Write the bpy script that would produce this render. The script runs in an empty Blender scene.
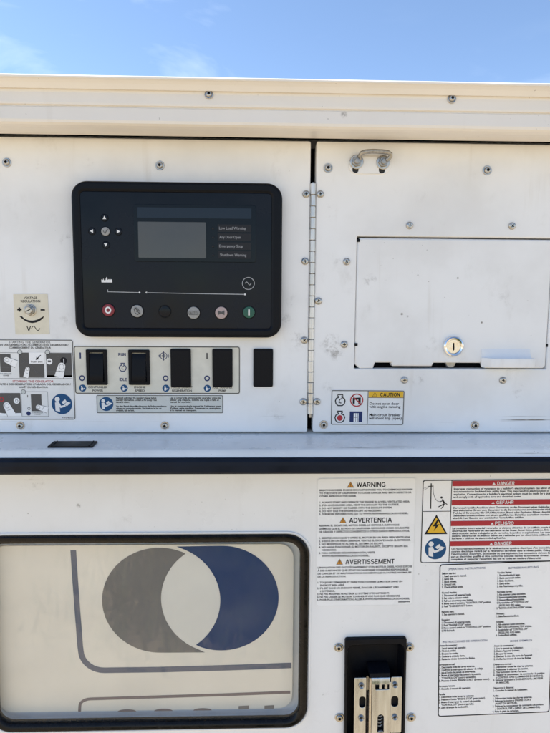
import bpy, bmesh, math, random
from mathutils import Matrix, Vector
from mathutils.geometry import tessellate_polygon

random.seed(7)
sc = bpy.context.scene
col = sc.collection
R = math.radians

# ------------------------------------------------------------------ camera
FPX = 551.0                         # focal length for a 550 x 733 frame
YAW, PITCH, ROLL = R(1.7), R(6.3), 0.0062
CAM = Vector((0.0, -0.634, 1.50))
RM = Matrix.Rotation(-YAW, 3, 'Z') @ Matrix.Rotation(R(90) - PITCH, 3, 'X') @ Matrix.Rotation(ROLL, 3, 'Z')
cd = bpy.data.cameras.new('camera')
cd.sensor_fit = 'VERTICAL'; cd.sensor_height = 36.0; cd.lens = 36.0 * FPX / 733.0
cd.clip_start = 0.01; cd.clip_end = 2000
cam = bpy.data.objects.new('camera', cd); col.objects.link(cam)
cam.matrix_world = Matrix.Translation(CAM) @ RM.to_4x4()
sc.camera = cam

# ------------------------------------------------------------------ sky, sun, exposure
SUN_EL, SUN_AZ = R(53), R(-80)      # azimuth measured from +Y (behind the machine), negative = left
sun_dir = Vector((math.sin(SUN_AZ) * math.cos(SUN_EL), math.cos(SUN_AZ) * math.cos(SUN_EL), math.sin(SUN_EL)))
w = bpy.data.worlds.new('World'); sc.world = w; w.use_nodes = True
nt = w.node_tree; nt.nodes.clear()
N = nt.nodes.new; L = nt.links.new
out = N('ShaderNodeOutputWorld'); bg = N('ShaderNodeBackground'); bg.inputs['Strength'].default_value = 0.108
sky = N('ShaderNodeTexSky'); sky.sky_type = 'NISHITA'; sky.sun_disc = False
sky.sun_elevation = SUN_EL; sky.sun_rotation = SUN_AZ
sky.altitude = 1200; sky.air_density = 1.0; sky.dust_density = 0.1; sky.ozone_density = 1.5
tc = N('ShaderNodeTexCoord'); sep = N('ShaderNodeSeparateXYZ'); L(tc.outputs['Generated'], sep.inputs[0])
mx = N('ShaderNodeMath'); mx.operation = 'MAXIMUM'; mx.inputs[1].default_value = 0.06; L(sep.outputs['Z'], mx.inputs[0])
dx = N('ShaderNodeMath'); dx.operation = 'DIVIDE'; L(sep.outputs['X'], dx.inputs[0]); L(mx.outputs[0], dx.inputs[1])
dy = N('ShaderNodeMath'); dy.operation = 'DIVIDE'; L(sep.outputs['Y'], dy.inputs[0]); L(mx.outputs[0], dy.inputs[1])
cmb = N('ShaderNodeCombineXYZ'); L(dx.outputs[0], cmb.inputs[0]); L(dy.outputs[0], cmb.inputs[1])
mp = N('ShaderNodeMapping'); mp.inputs['Location'].default_value = (11.45, 3.3, 6); mp.inputs['Scale'].default_value = (0.9, 0.75, 1)
L(cmb.outputs[0], mp.inputs[0])
n1 = N('ShaderNodeTexNoise'); n1.inputs['Scale'].default_value = 0.55; n1.inputs['Detail'].default_value = 1.5
L(mp.outputs[0], n1.inputs['Vector'])
n2 = N('ShaderNodeTexNoise'); n2.inputs['Scale'].default_value = 1.7; n2.inputs['Detail'].default_value = 5; n2.inputs['Distortion'].default_value = 0.8
n2.inputs['Roughness'].default_value = 0.55
L(mp.outputs[0], n2.inputs['Vector'])
r1 = N('ShaderNodeMapRange'); r1.inputs['From Min'].default_value = 0.45; r1.inputs['From Max'].default_value = 0.62; L(n1.outputs[0], r1.inputs[0])
r2 = N('ShaderNodeMapRange'); r2.inputs['From Min'].default_value = 0.47; r2.inputs['From Max'].default_value = 0.75; L(n2.outputs[0], r2.inputs[0])
mu = N('ShaderNodeMath'); mu.operation = 'MULTIPLY'; L(r1.outputs[0], mu.inputs[0]); L(r2.outputs[0], mu.inputs[1])
mu2 = N('ShaderNodeMath'); mu2.operation = 'MULTIPLY'; mu2.inputs[1].default_value = 0.32; L(mu.outputs[0], mu2.inputs[0])
cm = N('ShaderNodeMix'); cm.data_type = 'RGBA'; cm.inputs[7].default_value = (6.6, 7.2, 7.6, 1)
L(mu2.outputs[0], cm.inputs[0]); L(sky.outputs[0], cm.inputs[6]); L(cm.outputs[2], bg.inputs[0]); L(bg.outputs[0], out.inputs[0])

sd = bpy.data.lights.new('sun', 'SUN'); sd.energy = 4.5; sd.angle = R(0.53); sd.color = (1.0, 0.95, 0.87)
so = bpy.data.objects.new('sun', sd); col.objects.link(so); so.location = (-3, 4, 6)
so.rotation_euler = sun_dir.to_track_quat('Z', 'Y').to_euler()

vs = sc.view_settings
vs.view_transform = 'Standard'; vs.look = 'None'; vs.gamma = 1.0; vs.use_curve_mapping = False
vs.exposure = 1.19
sc.cycles.use_denoising = True
sc.cycles.max_bounces = 10; sc.cycles.transparent_max_bounces = 12; sc.cycles.diffuse_bounces = 6
sc.cycles.sample_clamp_indirect = 6.0

# ------------------------------------------------------------------ measuring
def at(px, py, Y=0.0):
    """point of the vertical plane y = Y seen at a position of the photograph"""
    d = RM @ Vector(((px - 275.0) / FPX, -(py - 366.5) / FPX, -1.0))
    t = (Y - CAM.y) / d.y
    p = CAM + d * t
    return p.x, p.z
def zat(py, Y=0.0, px=275): return at(px, py, Y)[1]
def xat(px, Y=0.0, py=366): return at(px, py, Y)[0]

class Frame:
    """a small drawing board standing in the plane y = Y: photograph units become metres round its centre"""
    def __init__(s, cx, cy, Y=0.0, rot=0.0):
        s.cx, s.cy, s.Y = cx, cy, Y
        x, z = at(cx, cy, Y)
        s.loc = (x, Y, z)
        s.sx = (at(cx + 5, cy, Y)[0] - at(cx - 5, cy, Y)[0]) / 10
        s.sz = (at(cx, cy - 5, Y)[1] - at(cx, cy + 5, Y)[1]) / 10
        s.rot = rot
    def p(s, u, v): return ((u - s.cx) * s.sx, -(v - s.cy) * s.sz)

# ------------------------------------------------------------------ materials
MATS = {}
def mat(name, base, rough=0.5, metal=0.0, var=0.0, vscale=60, bump=0.0, bscale=400, spec=0.5, coat=0.0, brushed=None):
    if name in MATS: return MATS[name]
    m = bpy.data.materials.new(name); m.use_nodes = True; MATS[name] = m
    t = m.node_tree; b = t.nodes['Principled BSDF']
    b.inputs['Base Color'].default_value = (*base, 1); b.inputs['Roughness'].default_value = rough
    b.inputs['Metallic'].default_value = metal; b.inputs['Specular IOR Level'].default_value = spec
    b.inputs['Coat Weight'].default_value = coat
    if var or bump or brushed:
        g = t.nodes.new('ShaderNodeNewGeometry'); mpn = t.nodes.new('ShaderNodeMapping')
        if brushed: mpn.inputs['Scale'].default_value = brushed
        t.links.new(g.outputs['Position'], mpn.inputs[0])
    if var:
        n = t.nodes.new('ShaderNodeTexNoise'); n.inputs['Scale'].default_value = vscale; n.inputs['Detail'].default_value = 5
        t.links.new(mpn.outputs[0], n.inputs['Vector'])
        mr = t.nodes.new('ShaderNodeMapRange'); mr.inputs['From Min'].default_value = 0.3; mr.inputs['From Max'].default_value = 0.7
        mr.inputs['To Min'].default_value = 1 - var; mr.inputs['To Max'].default_value = 1 + var * 0.5
        t.links.new(n.outputs[0], mr.inputs[0])
        mm = t.nodes.new('ShaderNodeVectorMath'); mm.operation = 'SCALE'; mm.inputs[0].default_value = base
        t.links.new(mr.outputs[0], mm.inputs['Scale']); t.links.new(mm.outputs[0], b.inputs['Base Color'])
        rr = t.nodes.new('ShaderNodeMapRange'); rr.inputs['From Min'].default_value = 0.3; rr.inputs['From Max'].default_value = 0.7
        rr.inputs['To Min'].default_value = max(0.03, rough - 0.12); rr.inputs['To Max'].default_value = rough + 0.12
        t.links.new(n.outputs[0], rr.inputs[0]); t.links.new(rr.outputs[0], b.inputs['Roughness'])
    if bump:
        n = t.nodes.new('ShaderNodeTexNoise'); n.inputs['Scale'].default_value = bscale; n.inputs['Detail'].default_value = 3
        t.links.new(mpn.outputs[0], n.inputs['Vector'])
        bp = t.nodes.new('ShaderNodeBump'); bp.inputs['Strength'].default_value = bump; bp.inputs['Distance'].default_value = 0.001
        t.links.new(n.outputs[0], bp.inputs['Height']); t.links.new(bp.outputs[0], b.inputs['Normal'])
    return m

def paint(name, base, spots=(), streaks=(), rough=0.38, grime=0.85):
    """white machine enamel: faint mottling, grime, specks, plus scuffs at the listed places (x, z, radius, strength)
    and long scratches along the listed heights (z, half height, x0, x1)"""
    m = bpy.data.materials.new(name); m.use_nodes = True
    t = m.node_tree; b = t.nodes['Principled BSDF']; n_ = t.nodes.new; l_ = t.links.new
    b.inputs['Specular IOR Level'].default_value = 0.4
    g = n_('ShaderNodeNewGeometry')
    def noise(scale, detail=5, mscale=None, rough_=0.55, dist=0.0):
        n = n_('ShaderNodeTexNoise'); n.inputs['Scale'].default_value = scale; n.inputs['Detail'].default_value = detail
        n.inputs['Roughness'].default_value = rough_; n.inputs['Distortion'].default_value = dist
        if mscale:
            q = n_('ShaderNodeMapping'); q.inputs['Scale'].default_value = mscale
            l_(g.outputs['Position'], q.inputs[0]); l_(q.outputs[0], n.inputs['Vector'])
        else: l_(g.outputs['Position'], n.inputs['Vector'])
        return n.outputs[0]
    def ramp(x, a, c, lo=0.0, hi=1.0, smooth=True):
        r = n_('ShaderNodeMapRange'); r.interpolation_type = 'SMOOTHSTEP' if smooth else 'LINEAR'
        for k, v in zip(('From Min', 'From Max', 'To Min', 'To Max'), (a, c, lo, hi)): r.inputs[k].default_value = v
        l_(x, r.inputs[0]); return r.outputs[0]
    def op(o, x, y):
        q = n_('ShaderNodeMath'); q.operation = o
        for i, v in enumerate((x, y)):
            if isinstance(v, (int, float)): q.inputs[i].default_value = v
            else: l_(v, q.inputs[i])
        return q.outputs[0]
    def mixc(f, a, c):
        q = n_('ShaderNodeMix'); q.data_type = 'RGBA'; l_(f, q.inputs[0])
        if isinstance(a, tuple): q.inputs[6].default_value = (*a, 1)
        else: l_(a, q.inputs[6])
        q.inputs[7].default_value = (*c, 1); return q.outputs[2]
    mott = ramp(noise(9, 5), 0.38, 0.68, 0.0, 0.26 * grime)
    c = mixc(mott, base, (0.45, 0.43, 0.40))
    smear = ramp(noise(22, 7, (1.0, 1.0, 0.55), 0.65), 0.56, 0.80, 0.0, 0.42 * grime)
    c = mixc(smear, c, (0.38, 0.35, 0.31))
    drip = op('MULTIPLY', ramp(noise(1, 4, (85, 85, 4.5)), 0.57, 0.75, 0.0, 0.22 * grime), ramp(noise(7, 2), 0.45, 0.6))
    c = mixc(drip, c, (0.42, 0.36, 0.28))
    speck = op('MULTIPLY', ramp(noise(310, 1), 0.765, 0.80), ramp(noise(12, 2), 0.48, 0.62))
    c = mixc(op('MULTIPLY', speck, 0.45), c, (0.10, 0.08, 0.06))
    fine = noise(75, 9, None, 0.72, 0.15)
    sep_ = n_('ShaderNodeSeparateXYZ'); l_(g.outputs['Position'], sep_.inputs[0])
    for (sx, sz, rad, st) in spots:
        d = n_('ShaderNodeVectorMath'); d.operation = 'DISTANCE'
        q = n_('ShaderNodeCombineXYZ'); l_(sep_.outputs[0], q.inputs[0]); l_(sep_.outputs[2], q.inputs[2])
        l_(q.outputs[0], d.inputs[0]); d.inputs[1].default_value = (sx, 0, sz)
        f = op('MULTIPLY', ramp(d.outputs['Value'], rad * 0.15, rad, 1.0, 0.0), ramp(fine, 0.47, 0.72, 0.0, st * 1.1) if rad > 0.0075 else ramp(fine, 0.40, 0.52, 0.0, st))
        c = mixc(f, c, (0.22, 0.20, 0.18))
    if streaks:
        scr = noise(1, 3, (5.0, 1.0, 900.0), 0.5)
        brk = ramp(noise(14, 4), 0.45, 0.6)
        for (z0, hz, x0, x1, st) in streaks:
            f = op('MULTIPLY', ramp(op('ABSOLUTE', op('SUBTRACT', sep_.outputs[2], z0), 0), hz * 0.6, hz, 1.0, 0.0), ramp(scr, 0.60, 0.68, 0.0, st))
            f = op('MULTIPLY', f, op('MULTIPLY', ramp(sep_.outputs[0], x0, x0 + 0.02), ramp(sep_.outputs[0], x1 - 0.02, x1, 1.0, 0.0)))
            f = op('MULTIPLY', f, brk)
            c = mixc(f, c, (0.16, 0.13, 0.10))
    l_(c, b.inputs['Base Color'])
    l_(ramp(noise(30, 5), 0.3, 0.7, rough - 0.08, rough + 0.14), b.inputs['Roughness'])
    h = op('ADD', op('MULTIPLY', noise(5, 2), 2.2), op('MULTIPLY', noise(420, 2), 0.035))
    bp = n_('ShaderNodeBump'); bp.inputs['Strength'].default_value = 0.35; bp.inputs['Distance'].default_value = 0.002
    l_(h, bp.inputs['Height']); l_(bp.outputs[0], b.inputs['Normal'])
    return m

def spot(px, py, rpx, st, Y=0.0):
    x, z = at(px, py, Y); return (x, z, rpx * 0.00115, st)

WHITE = (0.82, 0.82, 0.82)
M_LEFT = paint('enamel_control_panel', WHITE, [spot(297, 340, 14, .5), spot(66, 240, 8, .7), spot(285, 320, 9, .5), spot(66, 320, 10, .35), spot(90, 160, 10, .35), spot(40, 165, 9, .35), spot(278, 415, 10, .4), spot(290, 300, 9, .4)],
               [(zat(418), 0.006, -0.3, 0.05, .4), (zat(166), 0.004, -0.26, -0.1, .4)])
M_RIGHT = paint('enamel_switchgear_panel', WHITE, [spot(331, 343, 14, 1.0), spot(336, 352, 12, .8), spot(330, 212, 10, .4), spot(338, 262, 7, .3), spot(418, 379, 9, .9), spot(328, 388, 9, .4), spot(520, 392, 12, .4)],
               [(zat(422), 0.009, 0.06, 0.40, .9), (zat(428), 0.003, 0.1, 0.3, .6)])
M_HATCH = paint('enamel_hatch', WHITE, [spot(370, 281, 9, .9), spot(402, 314, 1.8, 1.0), spot(407.4, 316.4, 1.8, 1.0), spot(458, 278, 1.5, 1.0), spot(482, 322.5, 1.5, 1.0), spot(418, 275, 1.0, 1.0), spot(374, 279, 4, .35), spot(367, 283, 4, .3), spot(500, 300, 16, .25), spot(430, 345, 12, .4)])
M_DOOR = paint('enamel_lower_door', WHITE, [spot(42, 479, 10, .8), spot(82, 502, 3, 1.0), spot(130, 515, 10, .3)], [(zat(478.5, -0.012), 0.002, -0.30, -0.13, 1.0)], rough=0.34, grime=0.35)
M_ROOF = paint('enamel_roof', (0.79, 0.76, 0.72), [spot(60, 85, 10, .4), spot(337, 130, 4, .8)], rough=0.36, grime=0.35)  # cream base holds some of the warm ground bounce on the lip
M_LEDGE = paint('enamel_ledge', (0.86, 0.84, 0.80), [spot(325, 452, 10, .8)], [(zat(444, -.03), 0.02, -0.4, 0.4, .45)], rough=0.3, grime=0.7)
M_BODY = paint('enamel_cabinet', WHITE, grime=0.6)

M_NAVY = mat('navy_rubber_trim', (0.008, 0.012, 0.022), 0.42, spec=0.14, var=0.35, vscale=25, bump=0.2, bscale=120)
M_BLACK = mat('black_plastic', (0.006, 0.007, 0.010), 0.42, spec=0.12, var=0.2, vscale=50, bump=0.15, bscale=900)
M_BEZEL = mat('controller_plastic', (0.005, 0.006, 0.009), 0.34, spec=0.13, bump=0.12, bscale=1400)
M_FACIA = mat('controller_overlay', (0.006, 0.0085, 0.0145), 0.22, spec=0.18, var=0.45, vscale=18)
M_DARK = mat('gap_shade_black', (0.006, 0.006, 0.008), 0.8, spec=0.1)  # near-black colour stands in for shade inside the gaps
M_HOLE = mat('shadowed_socket', (0.015, 0.014, 0.013), 0.6)
M_STEEL = mat('zinc_steel', (0.52, 0.50, 0.47), 0.34, 1.0, var=0.25, vscale=300)
M_STEEL2 = mat('dull_steel', (0.40, 0.385, 0.36), 0.42, 1.0, var=0.3, vscale=350)
M_HINGE = mat('hinge_steel', (0.70, 0.69, 0.67), 0.46, 1.0, var=0.35, vscale=120, brushed=(1, 1, 0.2))
M_LATCH = mat('brushed_latch_plate', (0.58, 0.61, 0.655), 0.30, 1.0, var=0.35, vscale=120, bump=0.1, bscale=600, brushed=(1, 1, 0.15))
M_CHROME = mat('chrome', (0.75, 0.75, 0.75), 0.12, 1.0)
M_BRASS = mat('worn_brass', (0.74, 0.70, 0.62), 0.26, 1.0, var=0.15, vscale=300)
M_INK = mat('black_ink', (0.012, 0.012, 0.015), 0.55, spec=0.2)
M_GREYINK = mat('grey_ink', (0.10, 0.10, 0.11), 0.55)
M_NAVYINK = mat('navy_ink', (0.02, 0.035, 0.12), 0.5, spec=0.2)
M_BLUEINK = mat('blue_ink', (0.012, 0.075, 0.19), 0.45, spec=0.2)
M_REDINK = mat('red_ink', (0.42, 0.035, 0.045), 0.45, spec=0.2)
M_YELLOW = mat('yellow_ink', (0.74, 0.43, 0.02), 0.45)
M_ORANGE = mat('orange_ink', (0.62, 0.27, 0.03), 0.5)
M_WHITEINK = mat('white_ink', (0.74, 0.74, 0.74), 0.45)
M_PALEINK = mat('pale_ink', (0.38, 0.39, 0.41), 0.45)
M_DIMINK = mat('dim_ink', (0.32, 0.325, 0.34), 0.45)
M_PANELINK = mat('dark_grey_print', (0.075, 0.073, 0.072), 0.5, var=0.1, vscale=80)
M_STICK = mat('white_vinyl', (0.86, 0.86, 0.86), 0.32, var=0.03, vscale=30)
M_STICK2 = mat('white_vinyl_worn', (0.76, 0.76, 0.75), 0.45, var=0.09, vscale=60)
M_CREAM = mat('cream_vinyl', (0.66, 0.64, 0.56), 0.45, var=0.10, vscale=70)
M_YELLOWED = mat('yellowed_vinyl', (0.72, 0.665, 0.53), 0.5, var=0.10, vscale=70)
M_GREYVINYL = mat('grey_vinyl', (0.56, 0.58, 0.56), 0.45, var=0.08, vscale=70)
M_LCD = mat('lcd_grey', (0.066, 0.065, 0.063), 0.14, var=0.10, vscale=14, spec=0.45)
M_LCDTOP = mat('display_strip', (0.013, 0.021, 0.034), 0.2, spec=0.25)
M_SCREEN = mat('display_window', (0.004, 0.006, 0.009), 0.15, spec=0.2)
M_SLOTCARD = mat('insert_card', (0.022, 0.023, 0.027), 0.35, spec=0.15)
M_BTNRED = mat('button_red', (0.20, 0.012, 0.025), 0.4)
M_BTNGREEN = mat('button_green', (0.006, 0.085, 0.055), 0.4)
M_BTNGREY = mat('button_grey', (0.30, 0.30, 0.295), 0.4, var=0.15, vscale=500)
M_BTNPINK = mat('button_pink', (0.40, 0.31, 0.30), 0.4)
M_CARD = mat('cream_card', (0.86, 0.80, 0.69), 0.55, var=0.04, vscale=10)
M_CARDBACK = mat('pale_backing', (0.84, 0.84, 0.82), 0.5)
M_LENSPRINT = mat('card_pale_print', (0.80, 0.77, 0.70), 0.5)
M_CARDGREY = mat('card_grey_print', (0.195, 0.182, 0.172), 0.5, spec=0.15)
M_CARDBLUE = mat('card_blue_print', (0.010, 0.038, 0.135), 0.42, spec=0.08)
M_CARDLINE = mat('card_line_print', (0.085, 0.105, 0.165), 0.5)
M_CARDMAUVE = mat('card_mauve_print', (0.16, 0.125, 0.135), 0.5)
M_RUBBER = mat('black_rubber', (0.008, 0.007, 0.007), 0.26, spec=0.22, var=0.4, vscale=70, bump=0.25, bscale=150)
M_BEAD = mat('grey_sealant', (0.42, 0.42, 0.42), 0.5)

def glass_mat():
    m = bpy.data.materials.new('dusty_clear_pane'); m.use_nodes = True; t = m.node_tree; t.nodes.clear()
    o = t.nodes.new('ShaderNodeOutputMaterial'); tr = t.nodes.new('ShaderNodeBsdfTransparent'); tr.inputs[0].default_value = (0.985, 0.985, 0.98, 1)
    gl = t.nodes.new('ShaderNodeBsdfGlossy'); gl.inputs['Roughness'].default_value = 0.03
    df = t.nodes.new('ShaderNodeBsdfDiffuse'); df.inputs[0].default_value = (0.55, 0.53, 0.50, 1)
    lw = t.nodes.new('ShaderNodeLayerWeight'); lw.inputs['Blend'].default_value = 0.5
    pw = t.nodes.new('ShaderNodeMath'); pw.operation = 'POWER'; pw.inputs[1].default_value = 5
    t.links.new(lw.outputs['Facing'], pw.inputs[0])
    mr = t.nodes.new('ShaderNodeMapRange'); mr.inputs['To Min'].default_value = 0.028; mr.inputs['To Max'].default_value = 0.9
    t.links.new(pw.outputs[0], mr.inputs[0])
    m1 = t.nodes.new('ShaderNodeMixShader'); t.links.new(mr.outputs[0], m1.inputs[0]); t.links.new(tr.outputs[0], m1.inputs[1]); t.links.new(gl.outputs[0], m1.inputs[2])
    g = t.nodes.new('ShaderNodeNewGeometry'); n = t.nodes.new('ShaderNodeTexNoise'); n.inputs['Scale'].default_value = 14; n.inputs['Detail'].default_value = 6
    t.links.new(g.outputs['Position'], n.inputs['Vector'])
    r = t.nodes.new('ShaderNodeMapRange'); r.inputs['From Min'].default_value = 0.3; r.inputs['From Max'].default_value = 0.75; r.inputs['To Min'].default_value = 0.004; r.inputs['To Max'].default_value = 0.065
    t.links.new(n.outputs[0], r.inputs[0])
    m2 = t.nodes.new('ShaderNodeMixShader'); t.links.new(r.outputs[0], m2.inputs[0]); t.links.new(m1.outputs[0], m2.inputs[1]); t.links.new(df.outputs[0], m2.inputs[2])
    t.links.new(m2.outputs[0], o.inputs[0]); return m
M_GLASS = glass_mat()

# ------------------------------------------------------------------ mesh tools
class MB:
    def __init__(s): s.v = []; s.f = []; s.m = []; s.mats = []
    def mi(s, m):
        if m not in s.mats: s.mats.append(m)
        return s.mats.index(m)
    def add(s, verts, faces, m):
        o = len(s.v); s.v += [tuple(v) for v in verts]; k = s.mi(m)
        for f in faces: s.f.append([i + o for i in f]); s.m.append(k)
    def build(s, name, parent=None, frame=None, sharp=35):
        me = bpy.data.meshes.new(name); me.from_pydata(s.v, [], s.f)
        for m in s.mats: me.materials.append(m)
        me.polygons.foreach_set('material_index', s.m)
        me.polygons.foreach_set('use_smooth', [True] * len(s.f))
        me.update(); me.set_sharp_from_angle(angle=R(sharp))
        o = bpy.data.objects.new(name, me); col.objects.link(o)
        if frame is not None:
            o.location = frame.loc; o.rotation_euler = (0, -frame.rot, 0)
        if parent is not None: o.parent = parent
        return o

def area(p): return sum(p[i - 1][0] * p[i][1] - p[i][0] * p[i - 1][1] for i in range(len(p))) / 2
def ccw(p): return p if area(p) > 0 else p[::-1]
def inset(p, d):
    """offset a counter-clockwise outline inwards by d"""
    n = len(p); out_ = []
    for i in range(n):
        a, b, c = Vector(p[i - 1]), Vector(p[i]), Vector(p[(i + 1) % n])
        e1 = (b - a).normalized(); e2 = (c - b).normalized()
        n1 = Vector((-e1.y, e1.x)); n2 = Vector((-e2.y, e2.x))
        m = n1 + n2
        if m.length < 1e-6: m = n1
        m.normalize(); k = max(0.35, m.dot(n1)); q = b + m * (d / k); out_.append((q.x, q.y))
    return out_
def fill(loops):
    """triangles of an outline with holes"""
    pts = [q for lp in loops for q in lp]
    tris = tessellate_polygon([[Vector((x, y, 0)) for x, y in lp] for lp in loops])
    return pts, tris
def plate(mb, outer, y0, y1, m, holes=(), bev=0.0, back=False, side_m=None, seg=2):
    """solid slab: outline in (x, z), front at y0 (nearer the viewer), back at y1, rounded front edges"""
    outer = ccw(outer); hs = [ccw(h)[::-1] for h in holes]; loops = [outer] + hs
    steps = [(0.0, y0 + bev)] if bev == 0 else [(bev * (1 - math.cos(k * math.pi / 2 / seg)), y0 + bev * (1 - math.sin(k * math.pi / 2 / seg))) for k in range(seg + 1)]
    side_m = side_m or m
    inner_loops = []
    for lp in loops:
        n = len(lp); rings = [[(x, y1, z) for x, z in lp]]
        for (d, y) in steps:
            q = inset(lp, d) if d else lp
            rings.append([(x, y, z) for x, z in q])
        inner_loops.append([(x, z) for x, _, z in rings[-1]])
        v = [p for r in rings for p in r]; f = []
        for k in range(len(rings) - 1):
            for i in range(n):
                j = (i + 1) % n; f.append([k * n + i, k * n + j, (k + 1) * n + j, (k + 1) * n + i])
        mb.add(v, f, side_m)
    pts, tris = fill(inner_loops)
    yf = steps[-1][1]; fs = []
    for a, b, c in tris:
        A, B, C = pts[a], pts[b], pts[c]
        s = (B[0] - A[0]) * (C[1] - A[1]) - (B[1] - A[1]) * (C[0] - A[0])
        if abs(s) < 1e-16: continue
        fs.append((a, b, c) if s > 0 else (a, c, b))
    mb.add([(x, yf, z) for x, z in pts], fs, m)
    if back:
        pts, tris = fill(loops); fs = []
        for a, b, c in tris:
            A, B, C = pts[a], pts[b], pts[c]
            s = (B[0] - A[0]) * (C[1] - A[1]) - (B[1] - A[1]) * (C[0] - A[0])
            fs.append((a, c, b) if s > 0 else (a, b, c))
        mb.add([(x, y1, z) for x, z in pts], fs, m)
def flat(mb, outline, y, m, holes=()):
    pts, tris = fill([ccw(outline)] + [ccw(h)[::-1] for h in holes]); fs = []
    for a, b, c in tris:
        A, B, C = pts[a], pts[b], pts[c]
        s = (B[0] - A[0]) * (C[1] - A[1]) - (B[1] - A[1]) * (C[0] - A[0])
        fs.append((a, b, c) if s > 0 else (a, c, b))
    mb.add([(x, y, z) for x, z in pts], fs, m)
def rr(x0, y0, x1, y1, r=0.0, n=5):
    if r <= 0: return [(x0, y0), (x1, y0), (x1, y1), (x0, y1)]
    o = []
    for cx, cy, a in ((x1 - r, y1 - r, 0), (x0 + r, y1 - r, 90), (x0 + r, y0 + r, 180), (x1 - r, y0 + r, 270)):
        for k in range(n + 1):
            t = R(a + 90 * k / n); o.append((cx + r * math.cos(t), cy + r * math.sin(t)))
    return o
def circ(cx, cy, r, n=28, ry=None, a0=0, a1=360):
    ry = ry or r
    if a1 - a0 == 360: return [(cx + r * math.cos(2 * math.pi * k / n), cy + ry * math.sin(2 * math.pi * k / n)) for k in range(n)]
    return [(cx + r * math.cos(R(a0 + (a1 - a0) * k / n)), cy + ry * math.sin(R(a0 + (a1 - a0) * k / n))) for k in range(n + 1)]
def stroke(pts, w_, closed=False):
    """outline of a line of width w_ ; open lines give one outline, closed ones an outer and an inner"""
    n = len(pts); l_ = []; r_ = []
    for i in range(n):
        if closed: a, c = pts[i - 1], pts[(i + 1) % n]
        else: a, c = pts[max(i - 1, 0)], pts[min(i + 1, n - 1)]
        d = Vector((c[0] - a[0], c[1] - a[1]))
        d = d.normalized() if d.length else Vector((1, 0))
        q = Vector((-d.y, d.x)) * w_ / 2
        l_.append((pts[i][0] + q.x, pts[i][1] + q.y)); r_.append((pts[i][0] - q.x, pts[i][1] - q.y))
    return l_, r_
def lathe(mb, prof, m, n=24, cx=0, cz=0, mats=None):
    """revolve (radius, y) points about the y direction through (cx, cz)"""
    v = []; k = len(prof)
    for i in range(n):
        a = 2 * math.pi * i / n
        for r, y in prof: v.append((cx + r * math.cos(a), y, cz + r * math.sin(a)))
    for s in range(k - 1):
        f = [[i * k + s, i * k + s + 1, ((i + 1) % n) * k + s + 1, ((i + 1) % n) * k + s] for i in range(n)]
        mb.add(v, f, mats[s] if mats else m)
def tube(mb, pts, r, m, n=10, caps=True):
    pts = [Vector(p) for p in pts]; v = []; f = []; up = None
    for i, p in enumerate(pts):
        d = (pts[min(i + 1, len(pts) - 1)] - pts[max(i - 1, 0)]).normalized()
        if up is None: up = Vector((0, 0, 1)) if abs(d.z) < 0.9 else Vector((1, 0, 0))
        s = d.cross(up).normalized(); up = s.cross(d).normalized()
        for k in range(n):
            a = 2 * math.pi * k / n; v.append(p + s * (r * math.cos(a)) + up * (r * math.sin(a)))
    for i in range(len(pts) - 1):
        for k in range(n):
            f.append([i * n + k, i * n + (k + 1) % n, (i + 1) * n + (k + 1) % n, (i + 1) * n + k])
    if caps: f.append(list(range(n))[::-1]); f.append([(len(pts) - 1) * n + k for k in range(n)])
    mb.add(v, f, m)
def box(mb, x0, x1, y0, y1, z0, z1, m):
    v = [(x, y, z) for x in (x0, x1) for y in (y0, y1) for z in (z0, z1)]
    mb.add(v, [[0, 1, 3, 2], [4, 6, 7, 5], [0, 4, 5, 1], [2, 3, 7, 6], [0, 2, 6, 4], [1, 5, 7, 3]], m)
def sweep(mb, prof, x0, x1, m, mats=None, n=1, ends=True):
    """profile of (y, z) points carried along x"""
    k = len(prof); v = []
    for s in range(n + 1):
        x = x0 + (x1 - x0) * s / n
        v += [(x, y, z) for y, z in prof]
    for i in range(k - 1):
        f = [[s * k + i, (s + 1) * k + i, (s + 1) * k + i + 1, s * k + i + 1] for s in range(n)]
        mb.add(v, f, mats[i] if mats else m)

class Draw:
    """flat print in one colour on a Frame"""
    def __init__(s, fr, y): s.fr = fr; s.y = y; s.mb = MB()
    def P(s, pts): return [s.fr.p(u, v) for u, v in pts]
    def poly(s, pts, m, holes=()): flat(s.mb, s.P(pts), s.y, m, [s.P(h) for h in holes]); return s
    def line(s, pts, w_, m):
        l_, r_ = stroke(pts, w_); n = len(pts); v = [(*q,) for q in s.P(l_ + r_)]
        for i in range(n - 1):
            s.poly([l_[i], l_[i + 1], r_[i + 1], r_[i]], m)
        return s
    def loop(s, pts, w_, m):
        a, b = stroke(pts, w_, True)
        if abs(area(a)) < abs(area(b)): a, b = b, a
        return s.poly(a, m, [b])
    def circle(s, x, y, r, m, n=24): return s.poly(circ(x, y, r, n), m)
    def ring(s, x, y, r, w_, m, n=24): return s.poly(circ(x, y, r, n), m, [circ(x, y, r - w_, n)])
    def lift(s, d=0.00008): s.y -= d; return s
    def build(s, name, parent):
        o = s.mb.build(name, parent); return o

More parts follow.
